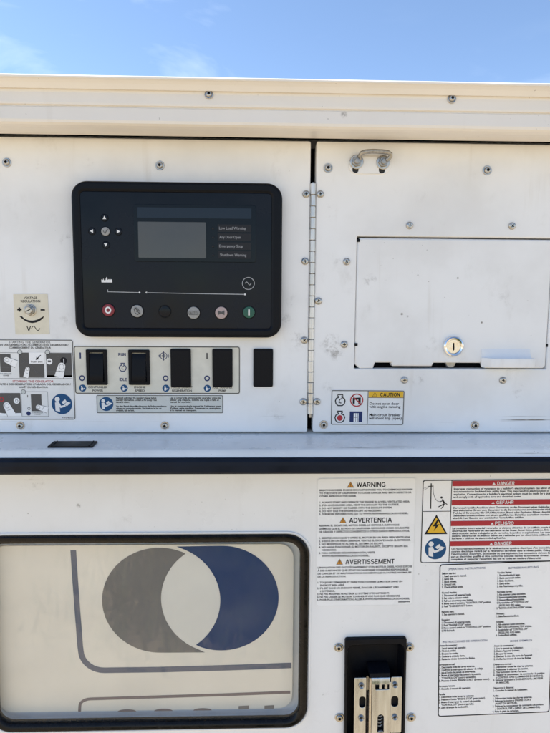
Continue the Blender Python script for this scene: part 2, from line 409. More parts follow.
_txt = {}
def text_mesh(body, offset=0.012, res=2, align='LEFT', spacing=1.0):
    cu = bpy.data.curves.new('lettering', 'FONT'); cu.body = body; cu.resolution_u = res; cu.offset = offset
    cu.align_x = align; cu.space_line = spacing; cu.fill_mode = 'FRONT'
    ob = bpy.data.objects.new('lettering', cu); col.objects.link(ob)
    dg = bpy.context.evaluated_depsgraph_get(); dg.update()
    me = bpy.data.meshes.new_from_object(ob.evaluated_get(dg))
    bpy.data.objects.remove(ob); bpy.data.curves.remove(cu)
    v = [(q.co.x, q.co.y) for q in me.vertices]; f = [list(p.vertices) for p in me.polygons]
    bpy.data.meshes.remove(me)
    return v, f
def write(d, body, x0, y0, x1, y1, m, offset=0.012, res=2, align='LEFT', spacing=1.0, skew=0.0):
    """set lettering so that its own outline fills the given box on the Frame of d"""
    v, f = text_mesh(body, offset, res, align, spacing)
    if not v: return
    xs = [a for a, _ in v]; ys = [b for _, b in v]; ax, bx_, ay, by = min(xs), max(xs), min(ys), max(ys)
    out_ = []
    for a, b in v:
        u = x0 + (a - ax) / (bx_ - ax) * (x1 - x0); q = y1 - (b - ay) / (by - ay) * (y1 - y0)
        out_.append((*d.fr.p(u + skew * (y1 - q), q),))
    d.mb.add([(x, d.y, z) for x, z in out_], f, m)

def _arc(cx, cy, rx, ry, a0, a1, n=10): return [(cx + rx * math.cos(R(a0 + (a1 - a0) * k / n)), cy + ry * math.sin(R(a0 + (a1 - a0) * k / n))) for k in range(n + 1)]
GLYPH = {   # bold upright capitals as strokes on a 1 high box, with their widths
 'A': (.80, [[(.08, 0), (.36, .92)], [(.72, 0), (.44, .92)], [(.20, .30), (.60, .30)], [(.30, .92), (.50, .92)]]),
 'C': (.76, [_arc(.40, .50, .32, .42, 38, 322, 18)]),
 'D': (.76, [[(.10, 0), (.10, 1)], [(.10, .92), (.34, .92)] + _arc(.34, .50, .32, .42, 80, -80, 14) + [(.34, .08), (.10, .08)]]),
 'E': (.68, [[(.10, 0), (.10, 1)], [(.10, .92), (.62, .92)], [(.10, .52), (.58, .52)], [(.10, .08), (.64, .08)]]),
 'F': (.64, [[(.10, 0), (.10, 1)], [(.10, .92), (.60, .92)], [(.10, .50), (.54, .50)]]),
 'G': (.82, [_arc(.41, .50, .32, .42, 40, 325, 18), [(.70, .46), (.70, .10)], [(.44, .44), (.78, .44)]]),
 'H': (.76, [[(.10, 0), (.10, 1)], [(.66, 0), (.66, 1)], [(.10, .52), (.66, .52)]]),
 'I': (.28, [[(.14, 0), (.14, 1)]]),
 'L': (.64, [[(.10, 0), (.10, 1)], [(.10, .08), (.60, .08)]]),
 'M': (.92, [[(.10, 0), (.10, 1)], [(.82, 0), (.82, 1)], [(.13, .96), (.44, .06)], [(.79, .96), (.48, .06)]]),
 'N': (.76, [[(.10, 0), (.10, 1)], [(.66, 0), (.66, 1)], [(.12, .94), (.64, .06)]]),
 'O': (.82, [_arc(.41, .50, .32, .42, 0, 360, 24)]),
 'P': (.70, [[(.10, 0), (.10, 1)], [(.10, .92), (.38, .92)] + _arc(.38, .69, .23, .23, 85, -85, 10) + [(.38, .46), (.10, .46)]]),
 'R': (.74, [[(.10, 0), (.10, 1)], [(.10, .92), (.40, .92)] + _arc(.40, .70, .23, .22, 85, -85, 10) + [(.40, .48), (.10, .48)], [(.40, .46), (.64, 0)]]),
 'S': (.70, [_arc(.35, .715, .25, .205, 20, 250, 12) + _arc(.35, .285, .27, .215, 75, -165, 14)]),
 'T': (.66, [[(.33, 0), (.33, 1)], [(.02, .92), (.64, .92)]]),
 'U': (.76, [[(.10, 1), (.10, .36)] + _arc(.38, .36, .28, .28, 185, 355, 12) + [(.66, .36), (.66, 1)]]),
 'V': (.74, [[(.06, 1), (.35, .06)], [(.68, 1), (.39, .06)]]),
 'W': (1.04, [[(.06, 1), (.27, .06)], [(.52, .96), (.29, .06)], [(.52, .96), (.75, .06)], [(.98, 1), (.77, .06)]]),
}
def bold(d, body, x0, y0, x1, y1, m, weight=.175):
    tot = sum(GLYPH[c][0] for c in body) + .06 * (len(body) - 1); k = (x1 - x0) / tot; h = y1 - y0; x = x0; y_keep = d.y
    for c in body:
        wd, strokes = GLYPH[c]
        for i, st_ in enumerate(strokes):
            d.y = y_keep - i * 0.00002
            d.line([(x + a * k, y1 - b * h) for a, b in st_], weight * (h + k) / 2, m)
        x += (wd + .06) * k
    d.y = y_keep

# ------------------------------------------------------------------ ground
def ground_mat():
    m = bpy.data.materials.new('sandy_yard'); m.use_nodes = True; t = m.node_tree; b = t.nodes['Principled BSDF']
    g = t.nodes.new('ShaderNodeNewGeometry'); n = t.nodes.new('ShaderNodeTexNoise'); n.inputs['Scale'].default_value = 3; n.inputs['Detail'].default_value = 10
    t.links.new(g.outputs['Position'], n.inputs['Vector']); cr = t.nodes.new('ShaderNodeValToRGB')
    cr.color_ramp.elements[0].color = (0.33, 0.25, 0.155, 1); cr.color_ramp.elements[1].color = (0.52, 0.41, 0.265, 1)
    cr.color_ramp.elements[0].position = 0.3; cr.color_ramp.elements[1].position = 0.7
    t.links.new(n.outputs[0], cr.inputs[0]); t.links.new(cr.outputs[0], b.inputs['Base Color']); b.inputs['Roughness'].default_value = 0.9
    v = t.nodes.new('ShaderNodeTexVoronoi'); v.inputs['Scale'].default_value = 60; t.links.new(g.outputs['Position'], v.inputs['Vector'])
    bp = t.nodes.new('ShaderNodeBump'); bp.inputs['Strength'].default_value = 0.4; bp.inputs['Distance'].default_value = 0.01
    t.links.new(v.outputs[0], bp.inputs['Height']); t.links.new(bp.outputs[0], b.inputs['Normal'])
    return m
mb = MB(); mb.add([(-600, -600, 0), (600, -600, 0), (600, 600, 0), (-600, 600, 0)], [[0, 1, 2, 3]], ground_mat())
ground = mb.build('ground'); ground['kind'] = 'structure'; ground['label'] = 'sandy yard ground the generator stands on'

# patch of grass facing the machine: seen only as the green reflection in the window
mb = MB(); gm = mat('grass_blades', (0.15, 0.20, 0.06), 0.6, var=0.5, vscale=6); rg = random.Random(3)
for _ in range(16000):
    x = rg.gauss(0.15, 0.42); y = -1.75 - 2.9 * rg.random() ** 1.1 + rg.gauss(0, .12); h = rg.uniform(.07, .2); a = rg.uniform(0, 6.28); w_ = .011
    lx_, ly_ = rg.uniform(-.05, .05), rg.uniform(-.05, .05)
    mb.add([(x - w_ * math.cos(a), y - w_ * math.sin(a), 0), (x + w_ * math.cos(a), y + w_ * math.sin(a), 0), (x + lx_, y + ly_, h)], [[0, 1, 2]], gm)
grass = mb.build('grass'); grass['kind'] = 'stuff'; grass['label'] = 'green grass reflected in the window'; grass['category'] = 'grass'

# ------------------------------------------------------------------ the generator
gen = bpy.data.objects.new('generator', None); col.objects.link(gen)
gen['label'] = 'white towable generator cabinet with black control panel and safety stickers'
gen['category'] = 'generator'
def lab(o, s): o['label'] = s; return o

XL, XR = -0.56, 0.62          # ends of the cabinet
YD = -0.012                   # lower door plane
zgap = zat(140.2)             # top of the two upper panels
zbot = zat(432.0)             # bottom of the two upper panels
zledge0 = zat(434.0)

# roof with its folded lip
YB = -0.050
z_c = zat(126.8, YB); z_s = zat(108.6, YB - 0.001); z_t = zat(80.0, YB - 0.0153)
z_f = zat(90.5, YB)
prof = [(0.030, zgap + 0.010), (-0.0045, zgap + 0.010), (-0.0045, zgap + 0.0016), (-0.0058, zgap + 0.0009), (-0.0075, zgap + 0.0008), (-0.040, z_c - 0.0006), (YB + 0.004, z_c), (YB + 0.001, z_c + 0.0015), (YB, z_c + 0.004), (YB, z_s - 0.0016),
        (YB + 0.0012, z_s - 0.0006), (YB + 0.0012, z_s + 0.0002), (YB - 0.0012, z_s + 0.0008), (YB - 0.0016, z_s + 0.0025), (YB - 0.0020, z_f - 0.006), (YB - 0.0032, z_f - 0.001), (YB - 0.0055, z_t - 0.0078), (YB - 0.0095, z_t - 0.0036), (YB - 0.0125, z_t - 0.0016),
        (YB - 0.0150, z_t - 0.0008), (YB - 0.0153, z_t + 0.0006), (YB - 0.0140, z_t + 0.0020), (YB - 0.010, z_t + 0.0030), (0.10, z_t + 0.006), (1.00, z_t + 0.02), (1.00, zgap)]
mb = MB(); sweep(mb, prof, XL - 0.02, XR + 0.02, M_ROOF, n=12, mats=[M_DARK, M_DARK] + [M_ROOF] * (len(prof) - 3))  # recess behind the lip coloured dark, as shade above the panels
for x in (XL - 0.02, XR + 0.02):
    flat_pts = [(y, z) for y, z in prof]
    tr = tessellate_polygon([[Vector((y, z, 0)) for y, z in flat_pts]])
    mb.add([(x, y, z) for y, z in flat_pts], [list(t_) for t_ in tr], M_ROOF)
roof = lab(mb.build('roof', gen, sharp=30), 'overhanging white roof edge with folded lip')

# cabinet shell behind the panels
mb = MB()
box(mb, XL, XL + 0.004, 0.030, 0.99, 0.22, zgap - 0.0005, M_BODY); box(mb, XR - 0.004, XR, 0.030, 0.99, 0.22, zgap - 0.0005, M_BODY)
box(mb, XL + 0.005, XR - 0.005, 0.985, 0.99, 0.22, zgap - 0.001, M_BODY)
shell = lab(mb.build('cabinet_shell', gen), 'white side and rear sheets of the cabinet')
mb = MB(); box(mb, XL + 0.006, XR - 0.006, 0.026, 0.029, zbot - 0.004, zgap - 0.001, M_DARK)  # black sheet added behind the panels so their gaps look shaded
mb.build('gap_shade_sheet', gen)
mb = MB(); box(mb, XL, XR, -0.02, 1.0, 0.08, 0.215, M_BLACK); box(mb, XL + 0.05, XL + 0.15, 0.0, 0.95, 0.0, 0.079, M_BLACK); box(mb, XR - 0.15, XR - 0.05, 0.0, 0.95, 0.0, 0.079, M_BLACK)
mb.build('skid_base', gen)

# upper panels
x_a, x_b = xat(309.0, 0, 290), xat(314.6, 0, 290)
xl_end, xr_end = xat(-34), xat(612)
mb = MB(); plate(mb, rr(xl_end, zbot, x_a, zgap - 0.0002, 0.002), 0.0, 0.018, M_LEFT, bev=0.0012)
lab(mb.build('control_panel', gen), 'white control panel sheet left of the hinge')
OP = (355.6, 237.0, 550.4, 369.0)            # hatch opening
ox0, oz1 = xat(OP[0], 0, 300), zat(OP[1], 0, 450); ox1, oz0 = xat(OP[2], 0, 300), zat(OP[3], 0, 450)
mb = MB(); plate(mb, rr(x_b, zbot, xr_end, zgap - 0.0002, 0.002), 0.0, 0.018, M_RIGHT, holes=[rr(ox0, oz0, ox1, oz1, 0.0015, 3)], bev=0.0012)
panel_r = lab(mb.build('switchgear_panel', gen), 'white panel right of the hinge with a lockable hatch')
mb = MB(); box(mb, XL, xl_end - 0.003, 0.004, 0.03, zbot, zgap - 0.001, M_BODY); 
mb.build('corner_post', gen)
mb = MB(); box(mb, xr_end + 0.003, XR, 0.004, 0.03, zbot, zgap - 0.001, M_BODY); mb.build('corner_post', gen)

# ledge and the navy trim along its edge
yl = -0.060
ledge = [(0.026, zledge0 + 0.0006), (0.0, zledge0 - 0.0002), (-0.020, zat(439.9, -0.020)), (-0.0505, zat(448.6, -0.0505)), (-0.0525, zat(449.6, -0.0525)), (-0.0540, zat(450.8, -0.0540)), (-0.0560, zat(453.0, -0.0560)),
         (-0.0582, zat(456.0, -0.0582)), (-0.0597, zat(458.4, -0.0597)), (-0.0600, zat(460, -0.060))]
def zledge(y):
    for (ya, za_), (yb, zb_) in zip(ledge, ledge[1:]):
        if yb <= y <= ya: return za_ + (zb_ - za_) * (ya - y) / (ya - yb)
mb = MB(); sweep(mb, ledge, XL, XR, M_LEDGE, n=6)
lab(mb.build('ledge', gen), 'narrow sloping ledge under the control panel')
zt0, zt1 = zat(457.6, -0.061), zat(474.6, -0.063)
trim = [(-0.058, zt0 - 0.0004), (-0.0605, zt0), (-0.0625, zt0 - 0.0012), (-0.0640, zt0 - 0.004), (-0.0645, zt0 - 0.008), (-0.0640, zt1 + 0.003), (-0.0625, zt1 + 0.0006), (-0.060, zt1), (YD + 0.02, zt1 + 0.001)]
mb = MB(); sweep(mb, trim, XL, XR, M_NAVY, n=6); lab(mb.build('edge_trim', gen), 'navy rubber trim along the ledge')
fr = Frame(72.5, 445.2, -0.038)
mb = MB()
x0, x1 = fr.p(50.8, 0)[0], fr.p(95.0, 0)[0]
za = zledge(-0.0280) - fr.loc[2]; zb = zledge(-0.0470) - fr.loc[2]
v = [(x0, 0.010, za + .0016), (x1, 0.010, za + .0016), (x1, -0.009, zb + .0018), (x0, -0.009, zb + .0018), (x0, 0.010, za - .004), (x1, 0.010, za - .004), (x1, -0.009, zb - .004), (x0, -0.009, zb - .004)]
mb.add(v, [[0, 3, 2, 1], [3, 7, 6, 2], [0, 4, 7, 3], [1, 2, 6, 5], [0, 1, 5, 4]], M_BLACK)
for k in range(2):
    xx = x0 + 0.004 + k * (x1 - x0 - 0.008)
    tube(mb, [(xx, 0.0092, za + .0017), (xx, -0.0085, zb + .0019)], 0.0007, M_BLACK, 6)
lab(mb.build('grommet', gen, fr), 'black rubber grommet strip set in the ledge')

# lower door
WX0, WX1, WY0, WY1 = -15.0, 308.0, 534.6, 728.6
wx0, wx1 = xat(WX0, YD, 630), xat(WX1, YD, 630); wz0, wz1 = zat(WY1, YD, 150), zat(WY0, YD, 150)
LX0, LX1, LY0, LY1 = 344.2, 404.8, 636.8, 748.0
frL = Frame(374, 690, YD, 0.0)
ltray = [(frL.loc[0] + x, frL.loc[2] + z) for x, z in [frL.p(u, v_) for u, v_ in rr(LX0 + 1, LY0 + 1, LX1 - 1, LY1 - 1, 8)]]
hole_w = rr(wx0 + .004, wz0 + .004, wx1 - .004, wz1 - .004, 0.024, 8)
mb = MB(); plate(mb, rr(XL + 0.004, 0.225, XR - 0.004, zat(468, YD), 0.003), YD, YD + 0.020, M_DOOR, holes=[hole_w, ltray], bev=0.0012)
lab(mb.build('lower_door', gen), 'white lower door with window and paddle latch')

# ------------------------------------------------------------------ window
fr = Frame((WX0 + WX1) / 2, (WY0 + WY1) / 2, YD, 0.002)
W2, H2 = (wx1 - wx0) / 2, (wz1 - wz0) / 2
win = bpy.data.objects.new('window', None); col.objects.link(win); win.parent = gen; win.location = ((wx0 + wx1) / 2, YD, (wz0 + wz1) / 2)
lab(win, 'rounded window with black rubber gasket in the lower door')
def ring_prof(mb, w2, h2, rad, prof, m, n=10):
    """carry a profile of (inset, y) round a rounded rectangle"""
    base = ccw(rr(-w2, -h2, w2, h2, rad, n)); rings = [inset(base, d) if d else base for d, _ in prof]; k = len(base)
    v = [(x, prof[i][1], z) for i, rg in enumerate(rings) for x, z in rg]; f = []
    for i in range(len(prof) - 1):
        for j in range(k):
            q = (j + 1) % k; f.append([i * k + j, i * k + q, (i + 1) * k + q, (i + 1) * k + j])
    mb.add(v, f, m)
mb = MB(); ring_prof(mb, W2 + .0036, H2 + .0036, 0.0300, [(0, 0.0001), (0.0006, -0.0013), (0.0018, -0.0016), (0.0032, -0.0010), (0.0040, 0.0002)], M_BODY); mb.build('rim', win)
mb = MB(); ring_prof(mb, W2, H2, 0.0270, [(-0.0004, 0.0001), (0.0003, -0.0028), (0.0018, -0.0040), (0.0050, -0.0040), (0.0084, -0.0026), (0.0098, -0.0008), (0.0104, 0.0010), (0.0106, 0.0060), (0.004, 0.008)], M_RUBBER)
lab(mb.build('gasket', win), 'black rubber gasket round the pane')
mb = MB(); plate(mb, rr(-W2 + .0075, -H2 + .0075, W2 - .0075, H2 - .0075, 0.020, 8), 0.0014, 0.0044, M_GLASS, back=True)
mb.build('pane', win)
# recess behind the pane
mb = MB(); ring_prof(mb, W2 - .0045, H2 - .0045, 0.023, [(0, 0.009), (0.0, 0.018)], M_CARDBACK)
mb.v = [(x, y, z) for x, y, z in mb.v]
flat(mb, rr(-W2, -H2, W2, H2, 0.02), 0.018, M_CARDBACK)
mb.build('recess', win)

# card behind the pane: cream sheet with overlapping circles
YC = YD + 0.013
fc = Frame(148, 630, YC, 0.0)
card_e = bpy.data.objects.new('printed_card', None); col.objects.link(card_e); card_e.location = fc.loc
card_e['label'] = 'cream card with overlapping grey and blue circles behind the window'; card_e['category'] = 'card'
mb = MB(); plate(mb, [fc.p(u, v_) for u, v_ in rr(-4, 546.5, 294.2, 711.8, 14, 8)], 0.0, 0.0015, M_CARD, bev=0.0003)
mb.build('sheet', card_e)
C1, C2, RX, RY, GAP = (160.5, 601.0), (222.0, 599.5), 57.3, 51.8, 3.0
def ell(c, a, g=0.0): return (c[0] + (RX + g) * math.cos(R(a)), c[1] + (RY + g) * math.sin(R(a)))   # angles clockwise from the right, as in the photograph
def inside(q_, c, g=0.0): return ((q_[0] - c[0]) / (RX + g)) ** 2 + ((q_[1] - c[1]) / (RY + g)) ** 2 < 1
# blue: top tangent, right half of the second ellipse, then back along the gap round the first
low = [a for a in range(0, 181, 2) if not inside(ell(C2, a), C1, GAP)]
back = [a for a in range(88, -91, -2) if inside(ell(C1, a, GAP), C2) or a < -40]
blue = [(178, 548.2), (200, 547.9)] + [ell(C2, a) for a in range(-90, max(low) + 1, 3)] + [ell(C1, a, GAP) for a in back if a > -68]
d = Draw(fc, -0.0002); d.poly(blue, M_CARDBLUE); lab(d.build('blue_crescent', card_e), 'dark blue crescent print')
up_ = [a for a in range(180, 361, 2) if not inside(ell(C1, a), C2, GAP)]
left = [a for a in range(268, 89, -2) if inside(ell(C2, a, GAP), C1) or a < 140]
grey = [(205, 653.1), (184, 653.0)] + [ell(C1, a) for a in range(90, max(up_) + 1, 3)] + [ell(C2, a, GAP) for a in left if a > 112]
d = Draw(fc, -0.0002); d.poly(grey, M_CARDGREY); lab(d.build('grey_crescent', card_e), 'grey crescent print')
def lens():
    a = [ell(C1, t, GAP - .2) for t in range(-89, 90, 3) if inside(ell(C1, t, GAP - .2), C2, GAP - .2)]
    b = [ell(C2, t, GAP - .2) for t in range(91, 270, 3) if inside(ell(C2, t, GAP - .2), C1, GAP - .2)]
    return a + b
d = Draw(fc, -0.00015); d.poly(lens(), M_LENSPRINT); d.build('pale_lens', card_e)
d = Draw(fc, -0.0002)
path = [(76.5, 551), (77, 570), (78.5, 610), (80.0, 645)] + [(80.5 + 23 - 23 * math.cos(R(a)), 650 + 20 * math.sin(R(a))) for a in range(0, 91, 10)] + [(160, 670), (230, 669), (293, 667.5)]
d.line(path, 5.6, M_CARDLINE); d.build('blue_line', card_e)
d = Draw(fc, -0.0002)
path = [(77, 712), (77.6, 706)] + [(77.6 + 11 - 11 * math.cos(R(a)), 706 - 7 * math.sin(R(a))) for a in range(15, 91, 15)] + [(150, 698), (230, 696.6), (292, 695)]
d.line(path, 2.9, M_CARDMAUVE); d.build('thin_line', card_e)
for cx in (125, 162, 202):
    d = Draw(fc, -0.0002); d.poly(circ(cx, 712.6, 9.5, 14, 2.4, 180, 360), M_CARDMAUVE); lab(d.build('lettering', card_e), 'cut off top of a printed letter')
for a, b in ((239, 249.5), (265.5, 275.5)):
    d = Draw(fc, -0.0002); d.poly([(a, 708.6), (b, 708.2), (b, 711.8), (a, 712)], M_CARDGREY); lab(d.build('lettering', card_e), 'cut off top of a printed letter')

# ------------------------------------------------------------------ screws
def socket_screw(px, py, Y=0.0, r=4.6, steel=M_STEEL, name='screw'):
    fr = Frame(px, py, Y); s = fr.sx; mb = MB(); rad = r * s
    lathe(mb, [(rad, 0.0), (rad, -0.0006), (rad * .93, -0.0010), (rad * .74, -0.0010), (rad * .72, -0.0008), (rad * .70, -0.0012), (rad * .66, -0.0022), (rad * .52, -0.0031), (rad * .34, -0.0033)], steel, 26)
    hx = circ(0, 0, rad * .34, 6, None); rot = random.random()
    hx = [(rad * .34 * math.cos(rot + k * math.pi / 3), rad * .34 * math.sin(rot + k * math.pi / 3)) for k in range(6)]
    v = [(x, -0.00328, z) for x, z in hx] + [(x * .8, -0.0012, z * .8) for x, z in hx]
    mb.add(v, [[k, (k + 1) % 6, 6 + (k + 1) % 6, 6 + k] for k in range(6)] + [[6, 7, 8, 9, 10, 11]], M_HOLE)
    ring_ = circ(0, 0, rad * .36, 24); flat(mb, ring_, -0.00326, M_STEEL2, [hx])
    return mb.build(name, gen, fr)
def cross_screw(px, py, Y=0.0, r=3.8, steel=M_STEEL, name='screw', parent=None):
    fr = Frame(px, py, Y); mb = MB(); rad = r * fr.sx; a = random.uniform(0, 1.57)
    lathe(mb, [(rad, 0.0), (rad * .98, -0.0007), (rad * .90, -0.0014), (rad * .74, -0.0020), (rad * .55, -0.0023)], steel, 24)
    w_, l_ = rad * .11, rad * .46
    cr = [(w_, w_), (w_, l_), (-w_, l_), (-w_, w_), (-l_, w_), (-l_, -w_), (-w_, -w_), (-w_, -l_), (w_, -l_), (w_, -w_), (l_, -w_), (l_, w_)]
    ca, sa = math.cos(a), math.sin(a); cr = [(x * ca - z * sa, x * sa + z * ca) for x, z in cr]
    plate_y = -0.0023
    flat(mb, circ(0, 0, rad * .55, 24), plate_y, steel, [cr])
    v = [(x, plate_y, z) for x, z in cr] + [(x * .7, -0.0008, z * .7) for x, z in cr]
    mb.add(v, [[k, (k + 1) % 12, 12 + (k + 1) % 12, 12 + k] for k in range(12)] + [list(range(12, 24))], M_HOLE)
    return mb.build(name, parent or gen, fr)

for px, py in ((209, 94.6), (451.6, 98.8)):
    # lip face leans, so the screws sit on it at its own depth
    s_ = socket_screw(px, py, YB - 0.0022, 4.4); s_.rotation_euler = (R(-4), 0, 0)
    s_['label'] = 'socket screw in the roof lip'
for px, py in ((7, 162.6), (160, 165.6), (20.7, 425.6), (165, 425.6), (328, 168), (487, 170.4), (323.6, 424.6), (474.6, 425.2)):
    socket_screw(px, py, 0.0, 4.6 if py < 300 else 4.3)
for px, py in ((305.9, 194.2), (305.0, 261.2), (304.2, 340.2), (303.2, 401.6), (320.3, 194.2), (318.4, 301), (316.9, 401.6)):
    cross_screw(px, py, 0.0, 3.7)
for px, py in ((409.5, 225.5), (511.8, 226), (346.6, 261.6), (344.1, 344.4), (404.2, 380), (502.6, 380.3)):
    cross_screw(px, py, 0.0, 3.7)

# ------------------------------------------------------------------ piano hinge between the panels
hg = bpy.data.objects.new('hinge', None); col.objects.link(hg); hg.parent = gen
hx = (x_a + x_b) / 2; hz0, hz1 = zat(414), zat(183); hg.location = (hx, 0.0, hz0); lab(hg, 'long steel piano hinge between the upper panels')
nk = 21; kl = (hz1 - hz0) / nk; hr = (x_b - x_a) / 2 + 0.0001
def knuckle():
    mb = MB(); n = 30; v = []; prof_ = [(hr * .90, 0.0002), (hr, 0.0006), (hr, kl - 0.0006), (hr * .90, kl - 0.0002)]
    for i in range(n):
        a = 2 * math.pi * i / n
        for r, z in prof_: v.append((r * math.cos(a), r * math.sin(a), z))
    f = [[i * 4 + s, ((i + 1) % n) * 4 + s, ((i + 1) % n) * 4 + s + 1, i * 4 + s + 1] for i in range(n) for s in range(3)]
    f.append([i * 4 + 3 for i in range(n)]); f.append([i * 4 for i in range(n)][::-1])
    mb.add(v, f, M_HINGE); return mb
k0 = knuckle().build('knuckle', hg, sharp=14)
for i in range(nk):
    o = k0 if i == 0 else k0.copy()
    if i: col.objects.link(o); o.parent = hg
    o.location = (0.00012 * (1 if i % 2 else -1), 0.0002 if i % 2 else 0.0, i * kl)
mb = MB(); tube(mb, [(0, 0, -0.004), (0, 0, nk * kl + 0.001)], hr * .5, M_STEEL2, 8); mb.build('pin', hg)

# ------------------------------------------------------------------ staple for a padlock
fr = Frame(369.5, 164.5, 0.0)
st = bpy.data.objects.new('lock_staple', None); col.objects.link(st); st.parent = gen; st.location = fr.loc; lab(st, 'steel staple bolted on the right panel for a padlock')
mb = MB(); slot = lambda c: [fr.p(u, v_) for u, v_ in rr(c - 3.0, 166.5, c + 3.0, 173.4, 2.9)]
plate(mb, [fr.p(u, v_) for u, v_ in rr(348.5, 156.5, 390.4, 174.2, 8.6, 8)], -0.0016, 0.0, M_RIGHT, holes=[slot(355.4), slot(381.8)], bev=0.0006)
mb.build('base_plate', st)
for c in (355.4, 381.8):
    mb = MB(); flat(mb, slot(c), -0.0004, M_HOLE); mb.build('slot', st)
for c in (356.2, 382.6):
    mb = MB(); x, z = fr.p(c, 162.6)
    lathe(mb, [(0.0078, -0.0016), (0.0078, -0.0024), (0.0072, -0.0028), (0.0050, -0.0029)], M_STEEL, 26, x, z); mb.build('washer', st)
    mb = MB(); a0 = random.random()
    hexo = [(x + 0.0057 * math.cos(a0 + k * math.pi / 3), z + 0.0057 * math.sin(a0 + k * math.pi / 3)) for k in range(6)]
    plate(mb, hexo, -0.0056, -0.0028, M_STEEL2, bev=0.0008); mb.build('nut', st)
    mb = MB(); lathe(mb, [(0.0031, -0.0055), (0.0031, -0.0072), (0.0026, -0.0077), (0.0, -0.0078)], M_STEEL2, 16, x, z); mb.build('stud', st)
mb = MB(); b_ = 0.0024
pts = [fr.p(359.0, 160.0), fr.p(358.6, 157.4), fr.p(360.0, 155.4), fr.p(363, 154.6), fr.p(370, 154.2), fr.p(380, 154.5), fr.p(385.5, 154.9), fr.p(388.2, 156.2), fr.p(388.4, 158.4), fr.p(386.8, 160.3), fr.p(384.8, 161.2)]
ys = [-0.004, -0.0065, -0.009, -0.011, -0.012, -0.012, -0.011, -0.010, -0.009, -0.008, -0.007]
tube(mb, [(x, y, z) for (x, z), y in zip(pts, ys)], b_, M_STEEL2, 12); mb.build('bow', st)

# ------------------------------------------------------------------ hatch
fr = Frame(453, 302, 0.0045)
ht = bpy.data.objects.new('hatch', None); col.objects.link(ht); ht.parent = gen; ht.location = (0, 0, 0); lab(ht, 'recessed white hatch with keyed lock and pull tab')
def W(u, v_, Y=0.0045): return at(u, v_, Y)
hy = 0.0045
gx0, gx1, gz1 = ox0 + 0.0005, ox1 - 0.0005, oz1 - 0.0017
zc = zat(362.6, hy, 450); zd = zat(367.9, hy, 450)
def X(u): return at(u, 362, hy)[0]
outl = [(gx0 + 0.006, zd - 0.0008), (X(372.5), zd - 0.0008), (X(374.5), zc), (X(390.5), zc), (X(392), zd + 0.0022), (X(431), zd + 0.0022), (X(433), zc), (X(482), zc), (X(484), zd), (gx1 - 0.003, zd), (gx1, zd + 0.003), (gx1, gz1 - 0.002), (gx1 - 0.002, gz1), (gx0 + 0.003, gz1), (gx0, gz1 - 0.003), (gx0, zd + 0.005)]
mb = MB(); plate(mb, outl, hy - 0.0035, hy + 0.008, M_HATCH, bev=0.0022, seg=4); mb.build('hatch_plate', ht)
mb = MB(); box(mb, ox0 - 0.004, ox1 + 0.004, 0.0175, 0.0205, oz0 - 0.004, oz1 + 0.004, M_DARK); mb.build('dark_backing', ht)  # dark sheet behind the hatch, shade of its gaps as colour
for (u, v_) in ((358.6, 240.2), (356.4, 344.6), (548.6, 345.6)):
    x, z = at(u, v_, -0.0006); mb = MB(); plate(mb, rr(x - .0016, z - .0017, x + .0016, z + .0017, .0004, 2), 0.0003, 0.006, M_BLACK, bev=.0003); mb.build('rubber_stop', ht)
# pull tab: a bent strip standing out from the lower edge of the hatch
mb = MB(); xa, xb = X(482), X(527.5); yt = -0.0125; zl = zat(367.8, yt, 500); zt = zat(359.0, yt, 500); zo = zat(349, 0.0, 500)
tabp = [(0.0015, zo + 0.001), (0.0004, zo - 0.001), (-0.0008, zo - 0.005), (-0.0030, zo - 0.0085), (-0.0070, zo - 0.0115), (-0.0105, zt + 0.0008), (-0.0120, zt + 0.0002), (yt, zt - 0.0008), (yt, zl + 0.0005), (yt + 0.0006, zl), (yt + 0.0016, zl + 0.0004), (yt + 0.0016, zt - 0.0012), (-0.004, zo - 0.0130), (0.001, zo - 0.0125)]
k = len(tabp); vv = []
for s, x in enumerate((xa - 0.003, xa + 0.0012, xa + 0.004, xa + 0.008, xa + 0.013, xb - 0.0012, xb)):
    for y, z in tabp:
        sc_ = (0.02, 0.35, 0.75, 0.95, 1.0, 1.0, 0.97)[s]
        vv.append((x, y * sc_ + (z - zl) / (zt - zl) * -0.0014 * (y <= yt + 0.001) if y < 0 else y, z))
mb.add(vv, [[s * k + i, (s + 1) * k + i, (s + 1) * k + i + 1, s * k + i + 1] for s in range(6) for i in range(k - 1)], M_HATCH)
mb.add(vv[:k], [list(range(k))], M_HATCH); mb.add(vv[6 * k:], [list(range(k))[::-1]], M_HATCH)
mb.build('pull_tab', ht)
mb = MB(); lx, lz = at(453, 346.4, 0.0)
lathe(mb, [(0.0122, 0.0012), (0.0122, -0.0012), (0.0114, -0.0026), (0.0100, -0.0034), (0.0086, -0.0030), (0.0080, -0.0014)], M_CHROME, 40, lx, lz); lab(mb.build('lock_ring', ht), 'polished ring of the keyed lock')
mb = MB(); kw = [(lx + a, lz + b) for a, b in ((-.0009, .0042), (.0007, .0042), (.0012, -.0036), (.0004, -.0048), (-.0006, -.0046), (-.0009, -.0030))]
flat(mb, circ(lx, lz, 0.0080, 32), -0.0016, M_BRASS, [kw])
mb.add([(x, -0.0016, z) for x, z in ccw(kw)] + [(x, 0.0006, z) for x, z in ccw(kw)], [[i, (i + 1) % 6, 6 + (i + 1) % 6, 6 + i] for i in range(6)] + [[6, 7, 8, 9, 10, 11]], M_HOLE)
lab(mb.build('lock_face', ht), 'worn lock cylinder with keyway')
